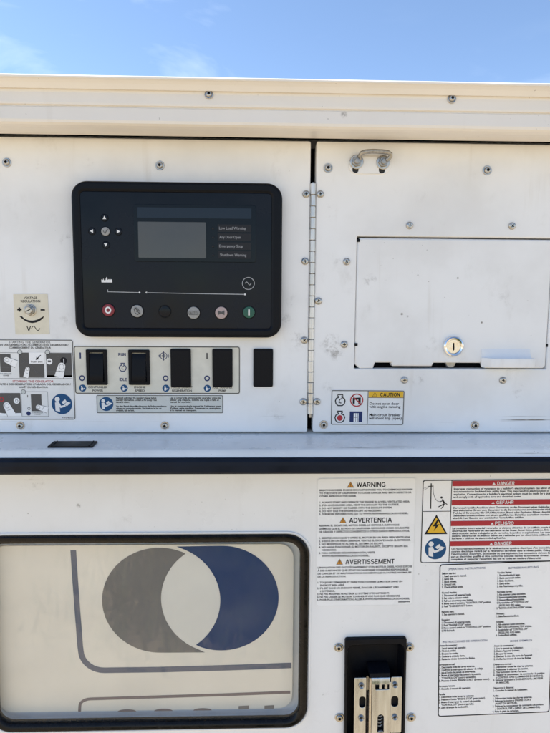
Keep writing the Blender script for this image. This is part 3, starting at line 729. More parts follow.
mb = MB(); x, z = at(450.5, 362.6, 0.008); lathe(mb, [(0.0062, 0.0120), (0.0062, 0.0080), (0.0055, 0.0072), (0.0, 0.0070)], M_STEEL2, 20, x, z); mb.build('lock_cam', ht)

# ------------------------------------------------------------------ controller
fr = Frame(178, 260.5, -0.0115); fr.loc = (fr.loc[0], 0.0, fr.loc[2])
ct = bpy.data.objects.new('controller', None); col.objects.link(ct); ct.parent = gen; ct.location = fr.loc; lab(ct, 'black digital generator controller with screen and buttons')
P = fr.p
def rp(x0, y0, x1, y1, r=0, n=6): return [P(u, v_) for u, v_ in rr(x0, y0, x1, y1, r, n)]
T = 0.0120
mb = MB()
plate(mb, rp(73.4, 182.8, 282.6, 338.6, 15.5, 10), -T, 0.0, M_BEZEL, holes=[rp(82.5, 193.5, 271.5, 328.8, 4, 4)], bev=0.0034, seg=5)
mb.build('bezel', ct)
mb = MB(); plate(mb, rp(82.0, 193.0, 272.0, 329.3, 4, 4), -T + 0.0016, -0.002, M_FACIA, bev=0.0005); mb.build('facia', ct)
FY = -T + 0.0016
mb = MB(); plate(mb, rp(134.8, 205.0, 256.2, 261.8, 2, 3), FY - 0.0007, FY, M_SCREEN, bev=0.0004); lab(mb.build('display_window', ct), 'glossy dark display window')
DY = FY - 0.0008
mb = MB(); plate(mb, rp(138.4, 208.2, 251.6, 218.4, 0.6, 2), DY - 0.0002, DY, M_LCDTOP); mb.build('display_strip', ct)
mb = MB(); plate(mb, rp(138.8, 222.3, 206.2, 258.0, 0.6, 2), DY - 0.0002, DY, M_LCD); lab(mb.build('screen', ct), 'blank grey lcd screen')
rows = (('Low Load Warning', 224.2, 231.6, 219.4, 246.0), ('Any Door Open', 233.0, 240.4, 219.6, 240.8), ('Emergency Stop', 242.0, 249.2, 219.4, 243.2), ('Shutdown Warning', 250.8, 258.2, 220.2, 246.6))
for body, y0, y1, x0, x1 in rows:
    mb = MB(); plate(mb, rp(217.9, y0, 251.4, y1, 0.3, 1), DY - 0.0002, DY, M_SLOTCARD); mb.build('label_insert', ct)
    d = Draw(fr, DY - 0.0004); ym = (y0 + y1) / 2 + 0.3
    write(d, body, x0, ym - 1.7, x1, ym + 1.9, M_DIMINK, 0.006); d.build('lettering', ct)
    mb = MB(); x, z = P(213.2, ym); lathe(mb, [(0.0013, DY), (0.0011, DY - .0006), (0, DY - .0008)], M_SLOTCARD, 12, x, z); mb.build('indicator', ct)
def button(u, v_, r, m, h=0.0012, ringm=None):
    mb = MB(); x, z = P(u, v_); q = r * fr.sx
    lathe(mb, [(q * 1.16, FY - .00005), (q * 1.14, FY - .0005), (q * 1.04, FY - .0006)], ringm or M_BLACK, 32, x, z)
    lathe(mb, [(q * 1.0, FY - .0001), (q, FY - h * .7), (q * .93, FY - h), (q * .5, FY - h * 1.15), (0, FY - h * 1.2)], m, 32, x, z)
    return mb.build('button', ct)
BY = FY - 0.0012 * 1.2 - 0.0001
lab(button(107.2, 311, 6.1, M_BTNRED), 'red stop button'); lab(button(136, 311.8, 6.1, M_BTNGREY), 'grey manual button'); lab(button(164, 312, 5.7, M_FACIA), 'unmarked black button')
lab(button(193.1, 313.2, 6.1, M_BTNGREY), 'grey auto button'); lab(button(221.1, 313, 6.1, M_BTNPINK), 'pale mute button'); lab(button(249.2, 312.4, 5.9, M_BTNGREEN), 'green start button')
button(106.5, 232.2, 4.2, M_BTNGREY)
for u, v_ in ((105.9, 218.8), (93, 232.1), (119.2, 232.2), (106.5, 245.6)): button(u, v_, 3.3, M_FACIA, 0.0006)
def sym(name='button_symbol', y=None): return Draw(fr, BY - 0.0001 if y is None else y)
d = sym(); d.poly(circ(107.2, 311, 3.2, 24, 3.5), M_WHITEINK, [circ(107.2, 311, 1.7, 20, 2.0)]); d.build('button_symbol', ct)
d = sym(); d.loop([(133.2, 309.5), (136, 308.4), (138.6, 311.5), (139.2, 314), (136.6, 315.6), (134.2, 313.6)], .7, M_PANELINK); d.line([(134, 308), (139, 315)], .8, M_PANELINK); d.line([(135.4, 312.6), (137.6, 310.6)], .7, M_PANELINK); d.build('button_symbol', ct)
d = sym(); d.loop(rr(188.6, 311.4, 197.8, 315.2, .6, 2), .5, M_PANELINK); write(d, 'AUTO', 189.5, 312.1, 196.9, 314.6, M_PANELINK); d.build('button_symbol', ct)
d = sym(); d.poly([(217.8, 310.6), (221.1, 312.2), (224.4, 310.6), (224.4, 315.4), (221.1, 313.8), (217.8, 315.4)], M_PANELINK); d.build('button_symbol', ct)
d = sym(); d.poly(rr(248.5, 309.4, 250.1, 315.6, .2, 1), M_WHITEINK); d.build('button_symbol', ct)
AY = FY - 0.0012
for pts in ([(105.9, 216.9), (107.6, 220.2), (104.2, 220.2)], [(91, 232.1), (94.4, 230.3), (94.4, 233.9)], [(121.2, 232.2), (117.8, 230.4), (117.8, 234)], [(106.5, 247.4), (104.8, 244.1), (108.2, 244.1)]):
    d = sym(y=AY); d.poly(pts, M_WHITEINK); d.build('arrow', ct)
d = sym(); d.line([(104.4, 231.6), (106.1, 234.4), (108.9, 229.9)], .8, M_PANELINK); d.build('button_symbol', ct)
d = sym(y=FY - .0001); d.poly([(101.0, 283), (101.0, 280), (102.4, 280.6), (103, 279), (103.6, 281), (105, 280.8), (105.6, 278.6), (106.6, 277.2), (107.2, 280.6), (108.6, 279.6), (109.4, 281), (110.4, 279.6), (111.6, 280.2), (111.8, 283)], M_WHITEINK); d.build('mains_symbol', ct)
d = sym(y=FY - .0001); d.line([(107, 290.2), (107, 292.2)], .6, M_PALEINK); d.line([(106.8, 292.4), (138, 293)], .6, M_PALEINK); d.circle(138.8, 293, .9, M_WHITEINK, 10); d.circle(145.8, 293, .9, M_WHITEINK, 10); d.line([(145.8, 293.1), (244.5, 294.2)], .7, M_PALEINK); d.circle(245.2, 294.2, .9, M_WHITEINK, 10); d.build('printed_line', ct)
d = sym(y=FY - .0001); d.ring(248.6, 283, 6.4, .6, M_PALEINK, 32); d.line([(245.4 + k * .5, 283 - 1.5 * math.sin(k / 12 * 2 * math.pi)) for k in range(13)], .6, M_PALEINK); d.build('generator_symbol', ct)

# ------------------------------------------------------------------ stickers
SY = -0.0004
def sticker(x0, y0, x1, y1, label, m, Y=0.0, rot=0.0, r=1.5, border=None, bw=0.8, bi=0.6):
    fr = Frame((x0 + x1) / 2, (y0 + y1) / 2, Y, rot)
    mb = MB(); plate(mb, [fr.p(u, v_) for u, v_ in rr(x0, y0, x1, y1, r, 4)], SY, 0.0, m)
    o = mb.build('sticker', gen, fr); o['label'] = label
    if border:
        d = Draw(fr, SY - 0.0001); d.poly(rr(x0 + bi, y0 + bi, x1 - bi, y1 - bi, r, 4), border, [rr(x0 + bi + bw, y0 + bi + bw, x1 - bi - bw, y1 - bi - bw, max(r - bw, .2), 4)]); d.build('border', o)
    return fr, o
PY = SY - 0.0001
def manual_symbol(fr, o, x, y, r, y0=PY):
    d = Draw(fr, y0); d.circle(x, y, r, M_BLUEINK, 32); d.lift()
    k = r / 7.0
    def q(pts): return [(x + a * k, y + b * k) for a, b in pts]
    d.circle(x - 3.0 * k, y - 3.2 * k, 1.7 * k, M_WHITEINK, 16)
    d.poly(q([(-4.6, -1.0), (-2.0, -1.4), (-.6, 1.2), (2.2, .6), (2.6, 1.6), (-.9, 2.8), (-1.6, 1.8), (-1.4, 5.4), (-4.4, 4.6)]), M_WHITEINK)
    d.poly(q([(-.2, -1.2), (2.4, -3.2), (3.4, -1.4), (1.0, .2)]), M_WHITEINK); d.poly(q([(3.6, -1.6), (6.0, -.8), (3.4, 1.4), (1.6, .5)]), M_WHITEINK)
    d.build('manual_symbol', o)
def small_manual(fr, o, x, y, r):
    d = Draw(fr, PY); d.circle(x, y, r, M_BLUEINK, 20); d.lift(); d.circle(x - .9, y - 1.5, .75, M_WHITEINK, 10)
    d.poly([(x - 1.5, y - .5), (x + .1, y - .6), (x + .6, y + .5), (x + 2.2, y - .2), (x + 2.3, y + .8), (x + .3, y + 1.6), (x - .2, y + 2.4), (x - 1.6, y + 2.2)], M_WHITEINK); d.build('manual_symbol', o)
def letter(fr, o, body, x0, y0, x1, y1, m, offset=0.012, align='LEFT', spacing=1.0, name='lettering', y=PY, res=2, skew=0.0):
    d = Draw(fr, y); write(d, body, x0, y0, x1, y1, m, offset, res, align, spacing, skew); return d.build(name, o)
def engine_symbol(fr, o, x, y, s, m, bolt=True, fillm=None):
    d = Draw(fr, PY)
    body = [(-2.2, -5), (2.2, -5), (2.2, -3.6), (1.3, -3.6), (1.3, -2.6), (3.4, -1.6), (4.2, .4), (3.6, 3), (1.8, 4.6), (-1.8, 4.6), (-3.6, 3), (-4.2, .4), (-3.4, -1.6), (-1.3, -2.6), (-1.3, -3.6), (-2.2, -3.6)]
    d.loop([(x + a * s, y + b * s) for a, b in body], .75 * s + .25, m)
    if bolt: d.line([(x + 1.4 * s, y - 1.6 * s), (x - .6 * s, y - .6 * s), (x - 1.0 * s, y + 2 * s), (x + 1.0 * s, y + 2.4 * s)], .9 * s, m)
    if fillm: d.lift(); d.circle(x, y + .9 * s, 2.5 * s, fillm, 16)
    d.build('engine_symbol', o)
def triangle_symbol(fr, o, x, y, s, m, mark='bolt', border=M_INK):
    d = Draw(fr, PY); d.poly([(x, y - s), (x + s * 1.12, y + s * .92), (x - s * 1.12, y + s * .92)], border); d.lift()
    d.poly([(x, y - s * .72), (x + s * .86, y + s * .76), (x - s * .86, y + s * .76)], m); d.lift()
    if mark == 'bolt':
        d.poly([(x + .12 * s, y - .55 * s), (x - .34 * s, y + .16 * s), (x - .06 * s, y + .12 * s), (x - .22 * s, y + .62 * s), (x + .32 * s, y - .06 * s), (x + .04 * s, y - .04 * s), (x + .28 * s, y - .52 * s)], M_INK)
    else:
        d.poly([(x - .12 * s, y - .32 * s), (x + .12 * s, y - .32 * s), (x + .07 * s, y + .30 * s), (x - .07 * s, y + .30 * s)], M_INK); d.circle(x, y + .50 * s, .12 * s, M_INK, 10)
    d.build('warning_symbol', o)

# voltage regulation
fr, o = sticker(14.6, 294.2, 48.8, 334.2, 'yellowed voltage regulation sticker round an adjuster knob', M_YELLOWED, rot=0.012, r=.6)
letter(fr, o, 'VOLTAGE', 25.0, 296.8, 38.2, 299.2, M_INK, .02); letter(fr, o, 'REGULATION', 21.8, 300.0, 41.2, 302.4, M_INK, .02)
d = Draw(fr, PY); d.poly(rr(17.8, 308.7, 22.2, 310.3), M_INK); d.lift(.00003); d.poly(rr(19.2, 307.4, 20.8, 311.6), M_INK); d.build('plus_sign', o)
d = Draw(fr, PY); d.poly(rr(41, 309.2, 45.4, 310.7), M_INK); d.build('minus_sign', o)
d = Draw(fr, PY); up = [(19.5 + k * 2.46, 316.0 + 4.6 * math.sin(math.pi * k / 10)) for k in range(11)]; dn = [(19.5 + 24.6 * k / 10 + (1.6 * (1 - k / 10)), 316.0 + (7.4 - .4) * math.sin(math.pi * (k + .3) / 10.3)) for k in range(11)]
d.poly([(19.4, 316), (22.2, 316.2)] + up[2:] + [(43.4, 318.2), (40, 320.8), (36, 322.5), (32, 323.1), (28, 322.3), (24.4, 320.4), (21.4, 318)], M_INK); d.build('arc_mark', o)
d = Draw(fr, PY); d.line([(26.6, 326), (28.2, 331)], .8, M_INK); d.line([(28.2, 331), (30.2, 326)], .8, M_INK); d.line([(31 + k * .6, 328.4 - 2.2 * math.sin(k / 14 * 2 * math.pi)) for k in range(15)], .7, M_INK); d.build('volt_symbol', o)
fk = Frame(30.6, 310.2, 0.0); ak = bpy.data.objects.new('adjuster_knob', None); col.objects.link(ak); ak.parent = gen; ak.location = fk.loc; lab(ak, 'slotted steel voltage adjuster')
mb = MB(); lathe(mb, [(0.0068, -0.0004), (0.0068, -0.0012), (0.0062, -0.0016), (0.004, -0.0016)], M_STEEL, 28); mb.build('washer', ak)
mb = MB(); plate(mb, [(0.0060 * math.cos(k * math.pi / 3 + .5), 0.0060 * math.sin(k * math.pi / 3 + .5)) for k in range(6)], -0.0042, -0.0015, M_STEEL2, bev=0.0009); mb.build('nut', ak)
mb = MB(); sl = [(0.0031 * math.cos(a) - 0.0005 * s * math.sin(a), 0.0031 * math.sin(a) + 0.0005 * s * math.cos(a)) for a, s in ((.5, 1), (.5, -1), (3.64, 1), (3.64, -1))]
lathe(mb, [(0.0038, -0.0040), (0.0038, -0.0060), (0.0034, -0.0064)], M_STEEL, 20); flat(mb, circ(0, 0, .0034, 20), -0.0064, M_STEEL, [sl]); flat(mb, sl, -0.0057, M_HOLE); mb.build('shaft', ak)

# starting and stopping the generator
fr, o = sticker(-13, 339.6, 74.8, 420.2, 'starting and stopping picture sticker at the left edge', M_STICK2, r=2.5, border=M_PANELINK, bw=.8, bi=.3)
letter(fr, o, 'STARTING THE GENERATOR', 11.0, 341.4, 52.2, 343.5, M_PANELINK); letter(fr, o, 'STARTEN DES GENERATORS / COMENZO DEL GENERADOR /', -7, 344.2, 70, 346.1, M_PANELINK, .035); letter(fr, o, "COMMENCEMENT DU GÉNÉRATEUR", 11, 346.5, 52.4, 348.8, M_PANELINK, .035)
letter(fr, o, 'STOPPING THE GENERATOR', 12.8, 380.2, 53.8, 382.4, M_REDINK); letter(fr, o, 'ANHALTEN DES GENERATORS / PARADA DEL GENERADOR /', -7, 383.2, 71, 385.2, M_PANELINK, .035); letter(fr, o, 'ARRÊT DU GÉNÉRATEUR', 19, 385.8, 48, 388.0, M_PANELINK, .035)
letter(fr, o, 'P/N 46551', 61, 417.2, 73, 418.6, M_PANELINK)
def finger(d, x, y, a, w_=5.6, l_=16, nail=True):
    ca, sa = math.cos(a), math.sin(a)
    def q(u, v_): return (x + u * ca - v_ * sa, y + u * sa + v_ * ca)
    tip = [q(w_ * .5 - w_ * .5 * math.cos(R(t)) , w_ * .5 * math.sin(R(t))) for t in range(-90, 91, 15)]
    outl = [q(l_, -w_ * .62)] + tip + [q(l_, w_ * .62)]
    d.poly(outl, M_STICK)
    d.lift(); d.line(outl, .35, M_GREYINK)
    if nail: d.loop([q(w_ * .55 + w_ * .34 * math.cos(R(t)), w_ * .30 * math.sin(R(t))) for t in range(0, 360, 30)], .3, M_GREYINK)
    d.line([q(l_ * .62, -w_ * .3), q(l_ * .58, w_ * .25)], .3, M_GREYINK)
def pic(name, fn):
    d = Draw(fr, PY); fn(d); d.build(name, o)
def f1(d):
    d.poly(rr(1.2, 362.2 - 8, 12, 372), M_PANELINK); d.lift(); d.line([(3, 367.4), (10.5, 367.4)], .4, M_GREYINK); d.lift(); finger(d, 5.2, 358.8, .42, 6.0, 13.5)
    write(d, 'CONTROLLER', .4, 373.2, 12.4, 374.4, M_PANELINK); write(d, 'POWER', 4, 374.9, 9.6, 376.1, M_PANELINK)
pic('pictogram', f1)
def f2(d):
    d.poly(rr(20, 353, 45, 377.6), M_PANELINK); d.lift(); d.poly(rr(30.2, 352.6, 45.2, 363.6), M_STICK); d.lift(); write(d, 'Push and', 32, 360.8, 43.4, 362.6, M_PANELINK); d.line([(42, 355.2), (38.4, 358.6)], .9, M_INK); d.poly([(36.8, 360), (40.2, 359.2), (37.8, 356.8)], M_INK)
    d.line([(21, 356), (25, 361), (29.8, 363), (36, 371), (44, 376)], .35, M_GREYINK); d.line([(21, 364), (27, 361.6)], .35, M_GREYINK); finger(d, 29.0, 366.6, 1.82, 4.4, 11)
pic('pictogram', f2)
def f3(d):
    d.poly(rr(47.2, 353.2, 72.6, 377.2), M_PANELINK); d.poly(rr(47.2, 375, 72.6, 378), M_STICK); d.lift(); d.circle(50.4, 361.4, 3.0, M_STICK, 18); d.circle(64.6, 360.6, 3.4, M_INK, 18); d.ring(59, 357.6, 1.4, .4, M_GREYINK, 12); d.lift(); d.poly(rr(48.8, 360.4, 52, 362.2), M_PANELINK); d.line([(64.8, 358.6), (64.8, 362.8)], .7, M_STICK); d.line([(48, 371), (72, 371.4)], .35, M_GREYINK); finger(d, 63.6, 362.6, 1.86, 7.6, 15)
pic('pictogram', f3)
def f4(d):
    d.poly(rr(-9, 393, 20, 416), M_PANELINK); d.lift(); d.poly([(-9, 412), (3, 413.6), (20, 413.2), (20, 416), (-9, 416)], M_STICK); d.circle(16, 400.8, 3, M_STICK, 18); d.ring(1, 399.4, 2.4, .9, M_REDINK, 16); d.lift(); d.loop([(15, 400), (16.2, 399.2), (17.4, 400.6), (17, 402.4), (15.2, 402.2)], .5, M_PANELINK); d.ring(9, 396.6, 1.3, .4, M_GREYINK, 10); finger(d, 4.4, 402.4, 1.12, 7, 14)
pic('pictogram', f4)
def f5(d):
    d.poly(rr(30.4, 394.2, 41, 411.4), M_PANELINK); d.loop(rr(20.8, 391.6, 47.4, 416.6), .45, M_GREYINK); d.line([(27.2, 395), (27.2, 397.4)], .7, M_PANELINK); d.ring(28, 408.6, 1.5, .5, M_PANELINK, 12); d.circle(27.4, 413.6, 2.2, M_NAVYINK, 16); write(d, 'CONTROLLER', 31, 412.2, 42, 413.4, M_PANELINK); write(d, 'POWER', 33.6, 413.9, 39.4, 415.1, M_PANELINK); d.lift(); finger(d, 35, 406.4, .32, 5, 12.4)
pic('pictogram', f5)
def f6(d):
    for x, y in ((21.4, 352.3), (48.8, 352.3), (23.2, 391.8)): d.circle(x, y, 2.5, M_GREYINK, 16); d.lift(); d.circle(x, y, 2.0, M_GREYVINYL, 16); d.y += .00008
    d.line([(0, 352.9), (73, 352.9)], .35, M_GREYINK); d.line([(-9, 378.6), (73, 378.4)], .35, M_GREYINK)
pic('step_marks', f6)
manual_symbol(fr, o, 61.3, 404.0, 10.4)

# switch plate
fr, o = sticker(74.9, 346.2, 240.4, 394.0, 'cream label plate round the rocker switches', M_CREAM, r=2.2, border=M_PANELINK, bw=.9, bi=.2)
letter(fr, o, 'I', 80.6, 352.8, 82.0, 358.8, M_NAVYINK, .03); letter(fr, o, 'I', 206.6, 352.8, 208.0, 358.8, M_PANELINK, .03)
for x in (82.3, 165.6, 207.2):
    d = Draw(fr, PY); d.poly(circ(x, 378.2, 2.9, 24), M_NAVYINK if x > 100 else M_NAVYINK, [circ(x, 378.2, 1.7, 20)]); d.build('off_symbol', o)
for x in (82.6, 124.0, 165.8, 207.4): small_manual(fr, o, x, 388.2, 3.6)
d = Draw(fr, PY); bold(d, 'RUN', 119, 353.2, 126.4, 356.2, M_NAVYINK, .2); d.build('lettering', o); d = Draw(fr, PY); bold(d, 'IDLE', 119.4, 378, 127, 381, M_NAVYINK, .2); d.build('lettering', o); engine_symbol(fr, o, 123, 367.4, .82, M_NAVYINK)
d = Draw(fr, PY); d.ring(164, 356, 3.6, .6, M_NAVYINK, 20); d.line([(158.4, 356), (169.8, 356)], .7, M_NAVYINK); d.line([(164, 351.4), (164, 360.6)], .7, M_NAVYINK); d.ring(164, 356, 1.6, .5, M_NAVYINK, 14); d.line([(159.6, 354.6), (159.6, 357.4)], .6, M_NAVYINK); d.line([(168.6, 354.2), (168.6, 357.8)], .6, M_NAVYINK); d.build('regeneration_symbol', o)
for a, b, c in (('CONTROLLER', 'POWER', 97.6), ('ENGINE', 'SPEED', 139.6), ('FORCED EXHAUST', 'REGENERATION', 181.8), ('FUEL TRANSFER', 'PUMP', 222.6)):
    wa = {'CONTROLLER': 9.6, 'ENGINE': 5.6, 'FORCED EXHAUST': 10.8, 'FUEL TRANSFER': 10.0}[a]; wb = {'POWER': 5.4, 'SPEED': 5.0, 'REGENERATION': 10.0, 'PUMP': 3.8}[b]
    letter(fr, o, a, c - wa, 386.1, c + wa, 388.3, M_PANELINK, .035); letter(fr, o, b, c - wb, 389.6, c + wb, 391.7, M_PANELINK, .035)

# rocker switches and blanking plates
def switch(x0, y0, x1, y1, label, rocker):
    f2_ = Frame((x0 + x1) / 2, (y0 + y1) / 2, 0.0)
    e = bpy.data.objects.new('rocker_switch' if rocker else 'blanking_plate', None); col.objects.link(e); e.parent = gen; e.location = f2_.loc; lab(e, label)
    q = lambda *a: [f2_.p(u, v_) for u, v_ in rr(*a)]
    mb = MB()
    if rocker:
        plate(mb, q(x0, y0, x1, y1, 1.0, 3), -0.0028, -0.0003, M_BLACK, holes=[q(x0 + 3.4, y0 + 3.2, x1 - 3.4, y1 - 3.6, .5, 2)], bev=0.0008); mb.build('frame', e)
        mb = MB(); hx_ = (x1 - x0 - 7.4) / 2 * f2_.sx; h2 = (y1 - y0 - 7.4) / 2 * f2_.sz
        prof_ = [(-h2, -0.0010), (-h2, -0.0046), (-h2 + .001, -0.0050), (-h2 * .5, -0.0041), (0, -0.0031), (h2 * .5, -0.0022), (h2 - .001, -0.0012), (h2, -0.0006)] if rocker == 1 else [(-h2, -0.0006), (-h2 + .001, -0.0012), (-h2 * .5, -0.0022), (0.0, -0.0031), (h2 * .5, -0.0041), (h2 - .001, -0.0050), (h2, -0.0046), (h2, -0.0010)]
        k = len(prof_); vv = [(s * hx_, y, z) for s in (-1, 1) for z, y in prof_]
        mb.add(vv, [[i, k + i, k + i + 1, i + 1] for i in range(k - 1)], M_BEZEL)
        for s in (0, 1): mb.add(vv[s * k:(s + 1) * k] + [((-1, 1)[s] * hx_, 0.0, -h2), ((-1, 1)[s] * hx_, 0.0, h2)], [[k] + list(range(k)) + [k + 1]], M_BEZEL)
        mb.build('rocker', e)
    else:
        plate(mb, q(x0, y0, x1, y1, 1.6, 4), -0.0030, -0.0003, M_BLACK, bev=0.0010, seg=3); mb.build('cap', e)
        mb = MB(); plate(mb, q(x0 + 1.6, y0 + 1.6, x1 - 1.6, y1 - 1.6, 1.0, 3), -0.0033, -0.0028, M_BEZEL, bev=0.0003); mb.build('insert', e)
switch(86.8, 349.4, 107.6, 384.8, 'black rocker switch for controller power', 1)
switch(128.9, 349.6, 150.0, 384.8, 'black rocker switch for engine speed', 1)
switch(170.9, 348.6, 191.2, 387.0, 'black blanking plate over regeneration label', 0)
switch(212.5, 348.6, 232.6, 386.8, 'black blanking plate over pump label', 0)
switch(253.3, 348.6, 273.0, 386.6, 'lone black blanking plate on bare panel', 0)

# small read the manual strip
fr, o = sticker(96.9, 395.0, 223.4, 413.2, 'grey strip sticker with read the manual symbol', M_GREYVINYL, r=1.2, border=M_PANELINK, bw=.6, bi=.2)
manual_symbol(fr, o, 106.6, 404, 7.0)
letter(fr, o, "Read and understand the operator's manual before\noperating this machine. Contact us for a copy if the\nmanual is missing.\n\nVor dem Betrieb dieser Maschine muss die Bedienungsanleitung\ngelesen und verstanden werden. Die Anleitung ist bei uns\nerhältlich, falls sie fehlt.", 116.2, 396.9, 166.6, 411.6, M_INK, .03, spacing=.9)
letter(fr, o, "Lea y comprenda el manual del operador antes de\nutilizar esta máquina. Solicite una copia si falta el\nmanual del operador.\n\nLire et comprendre le manuel de l'utilisateur avant\nd'utiliser cette machine. Demander un exemplaire\nsi le manuel est manquant.", 170.0, 396.9, 221.4, 411.6, M_INK, .03, spacing=.9)

# caution
fr, o = sticker(331.0, 390.2, 404.0, 425.0, 'caution sticker with yellow header and four pictograms', M_STICK2, rot=-.004, r=1.4, border=M_PANELINK, bw=.8, bi=.2)
d = Draw(fr, PY); d.poly(rr(368.2, 391.4, 402.8, 397.4, .2, 1), M_YELLOW); d.build('yellow_header', o)
d = Draw(fr, PY); d.line([(367.6, 391.2), (367.6, 424.2)], .7, M_PANELINK); d.line([(368, 397.6), (403, 397.6)], .5, M_PANELINK); d.build('divider', o)
d = Draw(fr, PY - .0002); bold(d, 'CAUTION', 379.6, 392.7, 399.4, 396.3, M_INK); d.build('heading', o)
d = Draw(fr, PY - .0001); d.loop([(374.3, 392.4), (376.6, 396.4), (372.0, 396.4)], .5, M_INK); d.line([(374.3, 393.7), (374.3, 395.6)], .5, M_INK); d.build('warning_symbol', o)
letter(fr, o, 'Do not open door\nwith engine running', 369, 402.2, 400.4, 408.6, M_INK, .02, spacing=.9); letter(fr, o, 'Main circuit breaker\nwill shunt trip (open)', 369, 413.4, 402, 420.2, M_INK, .02, spacing=.9)
engine_symbol(fr, o, 340, 400.4, 1.15, M_INK); engine_symbol(fr, o, 340, 417, 1.15, M_INK, False, M_REDINK)
d = Draw(fr, PY); d.poly([(352.4, 403.8), (352.4, 398), (360.4, 397.4), (360.4, 403.8), (358, 403.8), (358, 399.6), (354.6, 399.8), (354.6, 403.8)], M_INK); d.lift(); d.ring(356.4, 400.2, 6.6, 1.1, M_REDINK, 28); d.line([(351.8, 395.8), (361, 404.6)], 1.0, M_REDINK); d.build('no_open_symbol', o)
d = Draw(fr, PY); d.poly(rr(349.8, 411.4, 362.4, 422), M_NAVYINK); d.lift(); d.poly(rr(353.8, 413.2, 357.6, 421.8), M_STICK); d.poly(rr(358.0, 413.2, 358.6, 421.8), M_STICK); d.lift(); d.line([(355.8, 413.2), (355.8, 421.8)], .4, M_PANELINK); d.line([(353.9, 417.4), (357.6, 417.4)], .4, M_PANELINK); d.build('breaker_symbol', o)

# three-language exhaust warning
fr, o = sticker(316.6, 478.8, 414.6, 606.6, 'exhaust warning sticker in three languages without border lines', M_STICK, YD, rot=.006, r=3)
d = Draw(fr, PY); d.poly(rr(316.9, 479.1, 414.3, 606.3, 3, 4), M_STICK2, [rr(317.3, 479.5, 413.9, 605.9, 2.8, 4)]); d.build('border', o)
for a, x0, x1, y0, y1, tx in (('WARNING', 355.6, 384.2, 483.0, 487.6, 349.6), ('ADVERTENCIA', 348.8, 391.2, 517.6, 522.4, 342.6), ('AVERTISSEMENT', 345.6, 394.8, 559.2, 563.9, 339.8)):
    d = Draw(fr, PY); bold(d, a, x0, y0, x1, y1, M_INK); d.build('heading', o); triangle_symbol(fr, o, tx, (y0 + y1) / 2 - .2, 3.1, M_ORANGE, 'mark', M_PANELINK)
OFF = .032
letter(fr, o, 'BREATHING DIESEL ENGINE EXHAUST EXPOSES YOU TO CHEMICALS KNOWN\nTO THE STATE OF CALIFORNIA TO CAUSE CANCER AND BIRTH DEFECTS OR\nOTHER REPRODUCTIVE HARM.', 319, 489.4, 411.0, 497.1, M_INK, OFF, spacing=1.25)
letter(fr, o, '1. ALWAYS START AND OPERATE THE ENGINE IN A WELL VENTILATED AREA.\n2. IF IN AN ENCLOSED AREA, VENT THE EXHAUST TO THE OUTSIDE.\n3. DO NOT MODIFY OR TAMPER WITH THE EXHAUST SYSTEM.\n4. DO NOT IDLE THE ENGINE EXCEPT AS NECESSARY.\n5. FOR MORE INFORMATION, GO TO WWW.P65WARNINGS.CA.GOV/DIESEL.', 319, 501.2, 408.6, 514.9, M_INK, OFF, spacing=1.2)
letter(fr, o, 'RESPIRAR EL ESCAPE DEL MOTOR DIESEL LO EXPONE A SUSTANCIAS\nQUÍMICAS QUE EL ESTADO DE CALIFORNIA RECONOCE COMO CAUSANTES\nDE CÁNCER Y DEFECTOS CONGÉNITOS U OTROS DAÑOS REPRODUCTIVOS.', 318.8, 524.1, 409.2, 532.2, M_INK, OFF, spacing=1.25)
letter(fr, o, '1. SIEMPRE ARRANQUE Y OPERE EL MOTOR EN UN ÁREA BIEN VENTILADA.\n2. SI ESTÁ EN UN ÁREA CERRADA, VENTILE EL ESCAPE HACIA EL EXTERIOR.\n3. NO MODIFIQUE NI ALTERE EL SISTEMA DE ESCAPE.\n4. NO HAGA FUNCIONAR EL MOTOR EN RALENTÍ, EXCEPTO SEGÚN SEA\n    NECESARIO.\n5. PARA OBTENER MÁS INFORMACIÓN, VISITE\n    WWW.P65WARNINGS.CA.GOV/DIESEL.', 318.8, 536.0, 410.4, 556.4, M_INK, OFF, spacing=1.2)
letter(fr, o, "L'INHALATION DES GAZ D'ÉCHAPPEMENT D'UN MOTEUR DIESEL VOUS EXPOSE\nÀ DES SUBSTANCES QUE L'ÉTAT DE CALIFORNIE CONSIDÈRE RESPONSABLES\nDE CANCER ET DE MALFORMATIONS CONGÉNITALES OU AUTRES ANOMALIES\nDE LA REPRODUCTION.", 317.8, 565.6, 412.6, 577.0, M_INK, OFF, spacing=1.25)
letter(fr, o, "1. TOUJOURS DÉMARRER ET FAIRE FONCTIONNER LE MOTEUR DANS UN\n    ENDROIT BIEN AÉRÉ.\n2. S'IL EST DANS UN ENDROIT FERMÉ, ÉVACUER L'ÉCHAPPEMENT VERS\n    L'EXTÉRIEUR.\n3. NE PAS MODIFIER NI ALTÉRER LE SYSTÈME D'ÉCHAPPEMENT.\n4. NE PAS LAISSER LE MOTEUR TOURNER À VIDE PLUS QUE NÉCESSAIRE.\n5. POUR PLUS D'INFORMATION, ALLER À WWW.P65WARNINGS.CA.GOV/DIESEL.", 317.6, 580.6, 411.6, 600.9, M_INK, OFF, spacing=1.2)
letter(fr, o, '0800689444', 399.6, 602.1, 411.4, 603.7, M_INK, OFF)

